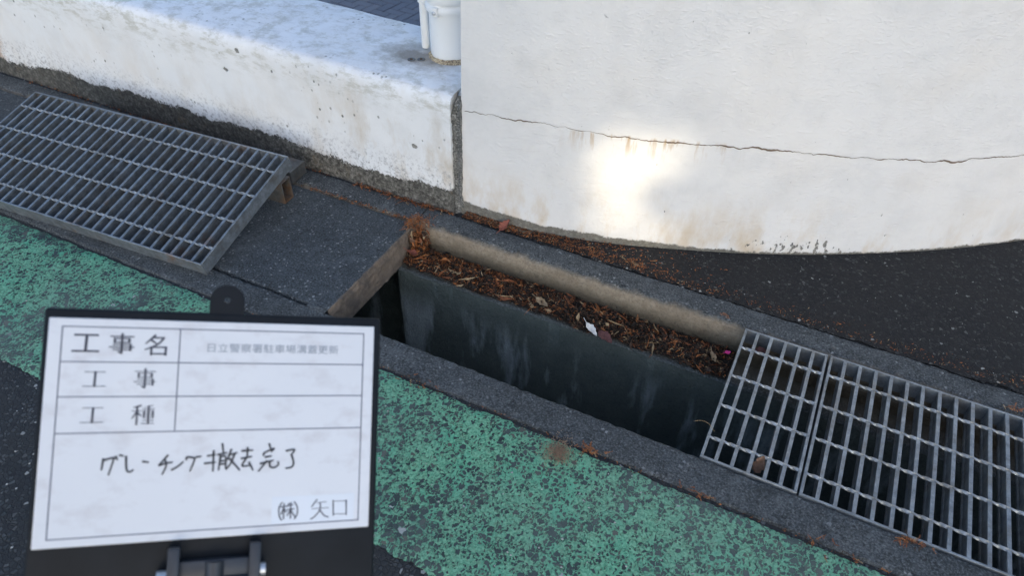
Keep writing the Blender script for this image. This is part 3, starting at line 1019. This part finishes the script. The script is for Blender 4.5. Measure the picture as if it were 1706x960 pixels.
NA = [[(.44, 0), (.06, .42)], [(.40, .12), (.82, .12)], [(.82, .12), (.56, .46), (.04, .74)], [(.30, .26), (.50, .42)], [(.30, .60), (.30, 1)], [(.30, .61), (.92, .61)], [(.92, .60), (.92, 1)], [(.30, .95), (.92, .95)]]
SH = [[(.38, .03), (.08, .12)], [(0, .30), (.44, .30)], [(.23, .1), (.23, 1)], [(.23, .32), (.02, .68)], [(.25, .40), (.42, .55)], [(.92, .02), (.55, .10)], [(.48, .20), (1, .20)], [(.74, .06), (.74, .95)],
      [(.54, .32), (.54, .64)], [(.54, .32), (.94, .32)], [(.54, .48), (.94, .48)], [(.54, .64), (.94, .64)], [(.94, .32), (.94, .64)], [(.5, .79), (.98, .79)], [(.44, .95), (1, .95)]]
def glyph(G, b, thin, thick):
    out = []
    w, h = b[2] - b[0], b[3] - b[1]
    for st in G:
        pts = [(b[0] + x * w, b[1] + y * h) for x, y in st]
        dx = abs(st[-1][0] - st[0][0]); dy = abs(st[-1][1] - st[0][1])
        k = thin if dy < .25 * dx else thick
        out.append((pts, k, k if dx < .05 or dy < .05 else k * .6))
    return out
for nm, G_, b_, a0, a1, lb in (('title_character', KO, (.0184, .0130, .0378, .0288), .0015, .0021, 'first bold character of the top left heading'),
                           ('title_character', JI, (.0458, .0126, .0643, .0294), .0010, .0018, 'middle bold character of the top left heading'),
                           ('title_character', NA, (.0724, .0132, .0907, .0300), .0013, .0018, 'last bold character of the top left heading'),
                           ('row_character', KO, (.0279, .0441, .0450, .0580), .00055, .0017, 'first character of the second row heading'),
                           ('row_character', JI, (.0660, .0423, .0829, .0586), .0006, .0016, 'last character of the second row heading'),
                           ('row_character', KO, (.0281, .0741, .0451, .0880), .00055, .0017, 'first character of the third row heading'),
                           ('row_character', SH, (.0660, .0730, .0833, .0894), .0006, .0015, 'last character of the third row heading')):
    strokes(nm, glyph(G_, b_, a0, a1), MAT_INK, lb)
HAND = [[(470,1174),(462,1262)],[(475,1185),(545,1166),(546,1187),(516,1306)],[(563,1157),(574,1183)],[(591,1147),(617,1153)],[(639,1159),(648,1264),(673,1289),(698,1272)],[(769,1206),(810,1213)],[(959,1160),(927,1201),(895,1239)],[(895,1243),(948,1226),(997,1220)],[(936,1191),(951,1245),(924,1318)],[(996,1284),(1039,1259),(1082,1221)],[(1106,1200),(1113,1181),(1161,1188),(1172,1205),(1141,1300)],[(1184,1183),(1221,1179)],[(1277,1176),(1338,1167)],[(1323,1134),(1325,1308)],[(1255,1240),(1342,1233)],[(1391,1075),(1405,1158)],[(1359,1168),(1431,1154)],[(1380,1179),(1371,1299)],[(1381,1190),(1422,1186),(1428,1290)],[(1388,1223),(1419,1222)],[(1389,1251),(1420,1249)],[(1467,1127),(1439,1214)],[(1448,1176),(1515,1156)],[(1495,1172),(1467,1248),(1433,1296)],[(1455,1204),(1543,1306)],[(1557,1141),(1647,1138)],[(1603,1115),(1602,1198)],[(1555,1207),(1639,1194)],[(1597,1203),(1563,1272),(1621,1271)],[(1620,1243),(1655,1311)],[(1785,1087),(1798,1126)],[(1741,1186),(1748,1164),(1830,1127),(1804,1155)],[(1758,1203),(1806,1194)],[(1717,1258),(1824,1234)],[(1770,1237),(1704,1324)],[(1797,1244),(1799,1285),(1832,1298),(1869,1277),(1868,1247)],[(1936,1153),(2007,1144),(1981,1188)],[(1981,1188),(2002,1257),(1988,1299),(1937,1308)]]
sc_ = lambda S: [(a * 1e-4, b * 1e-4) for a, b in S]
strokes('handwriting', [(sc_(s), .00175, .00135) for s in HAND], MAT_MARKER, 'handwritten marker text in the large lower cell')
THIN = [[(2223,1630),(2308,1625)],[(2180,1681),(2328,1679)],[(2369,1623),(2487,1627)],[(2373,1739),(2491,1744)]]
THICK = [[(2222,1602),(2179,1662)],[(2251,1629),(2253,1689),(2212,1747),(2173,1772)],[(2250,1694),(2293,1747),(2329,1762)],[(2369,1618),(2374,1752)],[(2487,1622),(2492,1752)]]
KABU = [[(1919,1610),(1896,1643),(1892,1687),(1900,1732),(1918,1765)],[(2024,1611),(2047,1647),(2055,1687),(2048,1732),(2030,1760)],[(1936,1621),(1935,1754)],[(1908,1649),(1957,1644)],[(1933,1660),(1913,1713)],[(1936,1665),(1956,1696)],[(1975,1623),(1967,1647)],[(1971,1638),(2010,1633)],[(1992,1614),(1995,1753)],[(1963,1677),(2021,1671)],[(1992,1684),(1965,1726)],[(1995,1684),(2034,1741)]]
strokes('company_lettering', [(sc_(s), .0005, .0006) for s in THIN] + [(sc_(s), .0012, .0010) for s in THICK] + [(sc_(s), .0011, .0011) for s in KABU], MAT_INK, 'printed company name in the bottom right corner')
cu = bpy.data.curves.new('project_lettering', 'FONT')
cu.body = '日立警察署駐車場溝蓋更新'
tmp = bpy.data.objects.new('tmp', cu); COL.objects.link(tmp)
me = bpy.data.meshes.new_from_object(tmp.evaluated_get(bpy.context.evaluated_depsgraph_get()))
bpy.data.objects.remove(tmp)
xs_ = [v.co.x for v in me.vertices]; ys_ = [v.co.y for v in me.vertices]
sx = .1140 / (max(xs_) - min(xs_)); sy = .0080 / (max(ys_) - min(ys_))
for v in me.vertices: v.co = Vector((.1228 + (v.co.x - min(xs_)) * sx, -.0270 + (v.co.y - min(ys_)) * sy, .0003))
me.materials.clear(); me.materials.append(MAT_FAINT)
pt = bpy.data.objects.new('project_lettering', me); COL.objects.link(pt); pt.parent = bd
pt['label'] = 'faint grey printed project name in the top right cell'
# clamp bracket and pole
for x in (.1055, .1704):
    bm_obj('bracket_ear', box_bm(x - .0048, x + .0048, -.240, -.1925, -.003, .012, .0015, 2), MAT_BRACKET, bd)
bm_obj('bracket_bar', box_bm(.1095, .1668, -.2200, -.2045, -.003, .0075, .0015, 2), MAT_BRACKET, bd)
def cyl_x(name, x0, x1, y, z, r, mat, n=20):
    V = [(x, y + r * math.cos(2 * math.pi * i / n), z + r * math.sin(2 * math.pi * i / n)) for x in (x0, x1) for i in range(n)]
    F = [(i, (i + 1) % n, (i + 1) % n + n, i + n) for i in range(n)] + [tuple(reversed(range(n))), tuple(range(n, 2 * n))]
    return mesh_obj(name, V, F, mat, bd, 40)
cyl_x('bracket_bolt', .1752, .1795, -.2160, .0055, .0058, MAT_BOLT)
cyl_x('bracket_bolt', .0930, .1007, -.2175, .0055, .0070, MAT_BOLT)
cyl_x('bracket_pivot', .1100, .1660, -.2250, .006, .0065, MAT_BRACKET)
V, F = [], []
npole = 24
for k, (yy, r) in enumerate(((-.2060, .0), (-.2060, .0085), (-.225, .0085), (-.62, .0085), (-.6201, .0105), (-1.108, .0105))):
    for i in range(npole):
        a = 2 * math.pi * i / npole
        V.append((.1380 + r * math.cos(a), yy, .004 + r * math.sin(a)))
for k in range(5):
    for i in range(npole):
        a = k * npole + i; b = k * npole + (i + 1) % npole
        F.append((a, b, b + npole, a + npole))
F.append(tuple(5 * npole + i for i in range(npole)))
mesh_obj('pole', V, F, MAT_BRACKET, bd, 40)

# ================================================================== LITTER
class Flakes:
    def __init__(s): s.V = []; s.F = []; s.I = []
    def flake(s, p, ln, wd, mi, up=.35):
        d = Vector((random.gauss(0, 1), random.gauss(0, 1), random.gauss(0, up))).normalized()
        n = d.cross(Vector((random.gauss(0, .5), random.gauss(0, .5), 1))).normalized()
        b = len(s.V)
        bend = d.cross(n) * (ln * random.uniform(-.25, .25))
        p = Vector(p)
        s.V += [p - d * ln * .5, p + n * wd * .5 + bend, p + d * ln * .5, p - n * wd * .5 + bend]
        s.F += [(b, b + 1, b + 2), (b, b + 2, b + 3)]
        s.I += [mi, mi]
    def sprig(s, p, ln, mi, up=.25):
        d = Vector((random.gauss(0, 1), random.gauss(0, 1), random.gauss(0, up))).normalized()
        w = d.cross(Vector((random.gauss(0, .3), random.gauss(0, .3), 1))).normalized()
        p = Vector(p)
        cur = d.copy()
        for i in range(6):
            a = p.copy()
            cur = (cur + w * random.uniform(-.25, .25) + Vector((0, 0, random.uniform(-.1, .1)))).normalized()
            p = p + cur * ln / 6
            s.leafseg(a, p, .0011 + ln * .012, mi)
            for sg in (-1, 1):
                if random.random() < .8:
                    q = (cur * .8 + w * sg * random.uniform(.5, .9)).normalized()
                    s.leafseg(a, a + q * ln * random.uniform(.18, .34) * (1 - i * .11), .0012 + ln * .02, mi)
    def leafseg(s, a, b_, wd, mi):
        d = (b_ - a)
        n = d.cross(Vector((random.gauss(0, .3), random.gauss(0, .3), 1)))
        if n.length < 1e-9: return
        n = n.normalized() * wd * .5
        b = len(s.V)
        m = a.lerp(b_, .55)
        s.V += [a, m + n, b_, m - n]
        s.F += [(b, b + 1, b + 2), (b, b + 2, b + 3)]
        s.I += [mi, mi]
    def build(s, name, label, cat):
        o = mesh_obj(name, s.V, s.F, None, None, None, LITTER, s.I)
        return tag(o, label, cat, kind='stuff')
def pick(w): return random.choices(range(5), w)[0]

# mound of soil and leaves on the far ledge
V, F = [], []
mx = frange(-.898, -.004, .006); my = 12
def mound_h(x, t):
    s = 1 if x > -.80 else 1 + (-.80 - x) * 2.5
    return (.016 * s * math.sin(math.pi * min(1, .18 + .82 * t)) ** .7 * (.6 + .8 * (nz(x, t, 0, 11) + .5)) + .005 * nz(x, t, 2, 45) + .004 * nz(x, t, 3, 90))
def mound_pt(x, t):
    yb = .397
    yf = .300 + .014 * nz(x, 0, 7, 10) + .006 * nz(x, 0, 8, 45) + max(0, .02 - (x + .9) * .1 if x > -.9 else 0) * .5
    return Vector((x, yf + (yb - yf) * t, -.0885 + max(0, mound_h(x, t)) + (.004 * t)))
for x in mx:
    for j in range(my + 1): V.append(mound_pt(x, j / my))
for i in range(len(mx) - 1):
    for j in range(my):
        a = i * (my + 1) + j
        F.append((a, a + my + 1, a + my + 2, a + 1))
tag(mesh_obj('leaf_soil', V, F, MAT_SOIL, None, 80), 'dark damp soil lying along the gutter ledge', 'soil', kind='stuff')
L1 = Flakes()
for _ in range(10500):
    x = -.896 + .89 * random.random(); t = random.random()
    p = mound_pt(x, t) + Vector((0, 0, random.uniform(0, .007)))
    left = max(0, min(1, (-.45 - x) / .4)); back = t
    w = [.15 + 1.2 * left + 1.3 * back * (.4 + left), 1.2 + .8 * left, 3.6 - 1.0 * left, .40, 4.2 - 1.8 * left]
    L1.flake(p, random.uniform(.005, .016), random.uniform(.0015, .0042), pick(w), .5)
for _ in range(200):
    x = -.896 + .88 * random.random() ** 1.2; t = min(1, random.random() * 1.05)
    p = mound_pt(x, t) + Vector((0, 0, random.uniform(.003, .010)))
    L1.sprig(p, random.uniform(.014, .034), pick([2, 2.5, 3.5, .7, .8]), .4)
for _ in range(150):
    x = -.89 + .87 * random.random(); t = random.random() ** 1.3
    p = mound_pt(x, t) + Vector((0, -.004 * random.random(), random.uniform(.002, .009)))
    L1.flake(p, random.uniform(.014, .032), random.uniform(.006, .013), pick([.6, 1.5, 4, .5, 3]), .5)
for _ in range(90):
    x = -.89 + .87 * random.random(); t = random.random()
    p = mound_pt(x, t) + Vector((0, 0, random.uniform(.004, .012)))
    L1.flake(p, random.uniform(.025, .06), random.uniform(.0012, .0020), pick([.6, 1.5, 3, 1.2, 1]), .25)
L1.build('ledge_leaf_litter', 'orange and brown scale leaf litter along the gutter ledge', 'leaf litter')
L2 = Flakes()      # clump over the corner of the cover slab
for _ in range(150):
    a = random.random()
    p = Vector((-.905 + random.gauss(.012, .014), .385 + random.gauss(0, .016), .004 + abs(random.gauss(0, .008))))
    if p.x > -.897 and p.y < .397: p.z -= random.random() * .07
    L2.sprig(p, random.uniform(.012, .032), pick([6, 3, .6, .4, 0]), .6)
for _ in range(260):
    p = Vector((-.893 + random.random() * .035, .345 + random.random() * .05, -.075 + random.random() ** 1.6 * .07))
    L2.flake(p, random.uniform(.008, .026), random.uniform(.003, .008), pick([3, 4, 2, .6, .5]), 1.4)
L2.build('corner_leaf_clump', 'clump of orange dead sprigs hanging over the gutter corner', 'leaf litter')
L3 = Flakes()      # along slab seam, wall foot and asphalt edge
for _ in range(260):
    x = -1.30 + .40 * random.random() ** .75
    L3.flake((x, .398 + random.gauss(0, .0035), .0015 + random.random() * .003), random.uniform(.004, .012), random.uniform(.0012, .003), pick([2.5, 3, 3, .5, 1.5]), .2)
for _ in range(330):
    x = -1.16 + .33 * random.random()
    L3.flake((x, .480 - abs(random.gauss(0, .007)), .0015 + random.random() * .004), random.uniform(.004, .014), random.uniform(.0012, .0034), pick([3, 4, 3, .4, 1]), .25)
for _ in range(28):
    L3.sprig((-.98 + random.gauss(0, .05), .472 + random.gauss(0, .005), .003), random.uniform(.012, .026), pick([5, 3, 1, .3, 0]), .15)
for _ in range(420):
    x = -2.55 + 1.3 * random.random()
    L3.flake((x, .480 - abs(random.gauss(0, .006)), .0015 + random.random() * .003), random.uniform(.004, .012), random.uniform(.0012, .003), pick([2, 3, 3, .4, 2]), .25)
for _ in range(3400):
    x = -.80 + .72 * random.random() ** 1.15
    yw = wall_y(x) if x > -.815 else .5
    lo, hi = .470, max(.488, min(yw, .60))
    t = random.random()
    y = lo + (hi - lo) * t
    dens = max(0, 1 - (x + .80) / .78) * (1.0 if y < .56 else .5) + (.35 if abs(y - .486) < .012 else 0)
    if random.random() > dens: continue
    L3.flake((x, y, .0055 + random.random() * .004), random.uniform(.003, .011), random.uniform(.0011, .003), pick([3, 3, 3, .5, 2.5]), .2)
for _ in range(110):
    x = -.72 + .50 * random.random()
    L3.sprig((x, .484 + abs(random.gauss(0, .026)), .007), random.uniform(.010, .024), pick([4, 3, 1.6, .6, .3]), .12)
for _ in range(620):
    x = -.5 + 1.1 * random.random()
    L3.flake((x, .480 + abs(random.gauss(0, .022)), .006 + random.random() * .002), random.uniform(.003, .009), random.uniform(.001, .0026), pick([1.5, 2.5, 3, .5, 2]), .2)
for cx, cy, nn, sp in ((.389, -.011, 26, .012), (.566, .415, 12, .008), (-.049, .416, 6, .006), (-.20, -.088, 22, .012), (.02, -.09, 10, .02), (-.60, -.09, 10, .03), (.30, -.088, 14, .03)):
    for _ in range(nn):
        L3.sprig((cx + random.gauss(0, sp), cy + random.gauss(0, sp * .35), .004), random.uniform(.008, .02), pick([3, 4, 1, 1, 0]), .15)
for _ in range(420):
    x = -1.2 + 1.9 * random.random()
    L3.flake((x, -.089 + random.gauss(0, .0035), .0005 + random.random() * .002), random.uniform(.003, .009), random.uniform(.001, .0026), pick([1, 2, 4, .8, 5]), .3)
L3.build('scattered_leaf_bits', 'scattered orange and brown leaf bits on seams, kerb and asphalt', 'leaf litter')

# moss patch by the kerb crack
MF = Flakes()
for _ in range(1900):
    r = abs(random.gauss(0, .019)); a = random.random() * 6.283
    MF.flake((-.253 + r * math.cos(a) * .9, -.118 + r * math.sin(a), .0008 + random.random() * .0025), random.uniform(.002, .005), random.uniform(.0008, .0018), 0, .9)
o = mesh_obj('moss_patch', MF.V, MF.F, MAT_MOSS)
tag(o, 'brown dried moss patch on the green strip beside the kerb', 'moss', kind='stuff')

# pale grit lying on the coating and the asphalt
MAT_GRIT = simple('pale grit', (.42, .42, .40), .8, 0, .3, 200, False)
V, F = [], []
def stone(p, r):
    b = len(V)
    pts = [(1, 0, 0), (-1, 0, 0), (0, 1, 0), (0, -1, 0), (0, 0, 1), (0, 0, -1)]
    for q in pts:
        V.append(tuple(p[i] + q[i] * r * random.uniform(.6, 1.3) * (.6 if i == 2 else 1) for i in range(3)))
    for f in ((0, 2, 4), (2, 1, 4), (1, 3, 4), (3, 0, 4), (2, 0, 5), (1, 2, 5), (3, 1, 5), (0, 3, 5)):
        F.append(tuple(b + i for i in f))
for _ in range(150): stone((random.uniform(-1.9, .5), random.uniform(-.44, -.10), .001), random.uniform(.0009, .0024))
for _ in range(130): stone((random.uniform(-1.9, -.1), random.uniform(-.75, -.45), -.005), random.uniform(.001, .0032))
for _ in range(50): stone((random.uniform(-1.4, -.9), random.uniform(0.01, .47), .0006), random.uniform(.0006, .0016))
for _ in range(60):
    x = random.uniform(-.5, .8); stone((x, random.uniform(.49, max(.5, wall_y(x))), .0045), random.uniform(.0008, .0018))
tag(mesh_obj('loose_grit', V, F, MAT_GRIT), 'pale grains of loose grit on the ground', 'grit', kind='stuff')

# single leaves
def leaf(name, loc, L, W, rz, mat, label, curl=.3, fold=.3, tip=.0, cat='leaf', ry=0.0, rx=0.0):
    V, F = [], []
    nu, nv = 12, 6
    for i in range(nu + 1):
        u = i / nu
        w = W * .5 * (math.sin(math.pi * u ** .8) ** .9 + .03) * (1 + .16 * math.sin(u * 23 + L * 900))
        for j in range(nv + 1):
            v = j / nv * 2 - 1
            x = (u - .5) * L
            y = v * w * (1 + .08 * math.sin(u * 17 + v))
            z = abs(v) ** 1.3 * w * fold + curl * L * (u - .5) ** 2 * 2 + .03 * L * math.sin(u * 9 + v * 4)
            V.append((x, y, z))
    for i in range(nu):
        for j in range(nv):
            a = i * (nv + 1) + j
            F.append((a, a + nv + 1, a + nv + 2, a + 1))
    # petiole
    b = len(V)
    for k in range(4):
        xx = -.5 * L - .10 * L * k; zz = curl * L * .5 + .02 * L * k
        V += [(xx, -.0008, zz), (xx, .0008, zz), (xx, 0, zz + .0012)]
    for k in range(3):
        a = b + 3 * k
        F += [(a, a + 1, a + 4, a + 3), (a + 1, a + 2, a + 5, a + 4), (a + 2, a, a + 3, a + 5)]
    o = mesh_obj(name, V, F, mat, None, 80)
    zmin = min(v[2] for v in V)
    o.location = Vector(loc) + Vector((0, 0, .002))
    o.rotation_euler = (rx, ry, rz)
    return tag(o, label, cat, 'single fallen leaves')
ML_RED = leafm('red brown leaf', (.20, .062, .04), (.30, .10, .065))
ML_TAN = leafm('tan leaf', (.22, .16, .095), (.36, .27, .17))
ML_WHITE = leafm('bleached leaf', (.62, .60, .55), (.74, .72, .68))
ML_PINK = leafm('pink petal', (.62, .03, .22), (.75, .08, .32))
ML_BROWN = leafm('brown leaf', (.15, .085, .055), (.24, .15, .10))
ML_DARK = leafm('dark maroon leaf', (.075, .03, .03), (.13, .055, .05))
leaf('fallen_leaf', (-.672, .482, .012), .040, .026, R(60), ML_RED, 'curled red brown leaf against the foot of the curved wall', .2, .5, ry=R(-38))
leaf('fallen_leaf', (-.485, .325, -.066), .044, .017, R(-22), ML_TAN, 'tan curled leaf on the gutter ledge litter', .5, .9, rx=R(25))
leaf('fallen_leaf', (-.338, .290, -.066), .050, .018, R(-38), ML_WHITE, 'bleached white leaf at the edge of the gutter ledge', .25, .7)
leaf('fallen_leaf', (-.300, .286, -.070), .050, .026, R(-30), ML_DARK, 'dark maroon leaf beside the bleached white leaf', .2, .4)
leaf('fallen_leaf', (-.020, .362, -.058), .016, .011, R(40), ML_PINK, 'small bright pink petal beside the cut grating', .2, .3)
leaf('fallen_leaf', (-.050, .335, -.066), .036, .016, R(-60), ML_TAN, 'pale dry leaf below the pink petal on the ledge', .4, .9, rx=R(-25))
leaf('fallen_leaf', (.113, .048, -.016), .040, .022, R(75), ML_BROWN, 'crumpled brown leaf stuck in the cut grating', .3, .8, ry=R(-55))
leaf('fallen_leaf', (.052, .372, -.030), .035, .020, R(20), ML_DARK, 'dark leaf caught in the far cells of the cut grating', .2, .5)
leaf('fallen_leaf', (-.888, .352, -.040), .060, .026, R(85), ML_BROWN, 'brown leaf hanging in the gutter corner below the orange clump', .2, .5, ry=R(60))
leaf('fallen_leaf', (-.872, .336, -.062), .055, .024, R(40), ML_RED, 'reddish leaf leaning in the gutter corner on the ledge', .2, .5, ry=R(35))
leaf('fallen_leaf', (-2.055, .300, .055), .030, .020, R(30), ML_RED, 'red brown leaf caught in the lifted grating', .2, .5, ry=R(10))
# a dry grass stem on the near end of the cut grating
V, F = [], []
for k in range(9):
    t = k / 8
    c_ = Vector((.012 - .045 * t, .070 + .012 * math.sin(t * 2.6), .003 + .006 * math.sin(t * 3)))
    for a in range(3):
        V.append((c_.x, c_.y + .0005 * math.cos(a * 2.1), c_.z + .0005 * math.sin(a * 2.1)))
for k in range(8):
    for a in range(3):
        p = 3 * k + a; q = 3 * k + (a + 1) % 3
        F.append((p, q, q + 3, p + 3))
tag(mesh_obj('dry_stem', V, F, LITTER[3]), 'thin dry grass stem sticking out from the cut grating', 'stem')

# ================================================================== SHADE TREE (unseen, behind the photographer, crown shaped to place the sun patches)
SPOT = Vector((-.40, .55, .25))
CC = SPOT + TO_SUN * 15.5 + Vector((1.1, .6, 0))
CROWN = Vector((-1.5, -.7, 0))
SUN_GAPS = [((-.405, .548, .262), -.034), ((-.345, .568, .262), -.042), ((-.450, .540, .240), -.042), ((-.27, .595, .275), -.050), ((-.375, .556, .180), -.054), ((-.34, .574, .03), -.038), ((-.27, .595, .03), -.046), ((-.43, .545, .06), -.056), ((-.21, .618, .42), -.060), ((-.56, .514, .50), -.060), ((-.60, .505, .12), -.056)]  # wall points whose sun rays are cleared of leaves to aim the light patches
tr = empty('shade_tree', (CC.x, CC.y, -.006))
tag(tr, 'tall unseen evergreen tree shading the gutter, crown gaps cut for sun patches', 'tree')
MAT_BARK = simple('grey brown bark', (.10, .075, .055), .9, 0, .4, 8, False)
MAT_LEAF = leafm('evergreen foliage', (.035, .070, .025), (.07, .12, .045))
V, F = [], []
def limb(a, b, r0, r1, n=9):
    base = len(V)
    ax = (b - a).normalized(); s = ax.orthogonal().normalized(); t = ax.cross(s)
    m = 6
    for k in range(m + 1):
        f = k / m
        c_ = a.lerp(b, f) + s * .12 * math.sin(f * 5) * (r0 * 1.5)
        r = r0 + (r1 - r0) * f
        for i in range(n):
            an = 2 * math.pi * i / n
            V.append(c_ + (s * math.cos(an) + t * math.sin(an)) * r)
    for k in range(m):
        for i in range(n):
            p = base + k * n + i; q = base + k * n + (i + 1) % n
            F.append((p, q, q + n, p + n))
HZ = CC.z
limb(Vector((0, 0, -.3)), Vector((.1, .05, HZ + 3.2)), .34, .06)
for k in range(34):
    z = 3.0 + (HZ + 2.4 - 3.0) * (k / 33)
    a = k * 2.4
    ln = 3.6 * math.sqrt(max(.05, 1 - ((z - HZ + .6) / 4.4) ** 2))
    limb(Vector((0, 0, z)), Vector((math.cos(a) * ln, math.sin(a) * ln, z + ln * .28)), .085, .02, 6)
mesh_obj('trunk', V, F, MAT_BARK, tr, 60)
V, F = [], []
holes = [(Vector(p) - tr.location, r) for p, r in SUN_GAPS]
rnd = random.Random(5)
made = 0
while made < 52000:
    q = Vector((rnd.uniform(-1, 1), rnd.uniform(-1, 1), rnd.uniform(-1, 1)))
    if q.length > 1 or q.length < .10: continue
    lump = .80 + .28 * mnoise.noise(q.normalized() * 2.6)
    q = Vector((q.x * 4.7, q.y * 4.5, q.z * 4.5)) * lump
    c_ = Vector((q.x, q.y, q.z + HZ)) + CROWN
    bad = False
    for h, r in holes:
        d = c_ - h
        if (d - TO_SUN * d.dot(TO_SUN)).length < r + .10: bad = True; break
    made += 1
    if bad: continue
    d = Vector((rnd.gauss(0, 1), rnd.gauss(0, 1), rnd.gauss(0, .6))).normalized()
    s = d.orthogonal().normalized(); t = d.cross(s)
    an = rnd.random() * 6.283
    w = (s * math.cos(an) + t * math.sin(an))
    l, ww = rnd.uniform(.14, .21), rnd.uniform(.07, .11)
    b = len(V)
    V += [c_ - d * l / 2, c_ + w * ww / 2, c_ + d * l / 2, c_ - w * ww / 2]
    F.append((b, b + 1, b + 2, b + 3))
mesh_obj('crown', V, F, MAT_LEAF, tr)
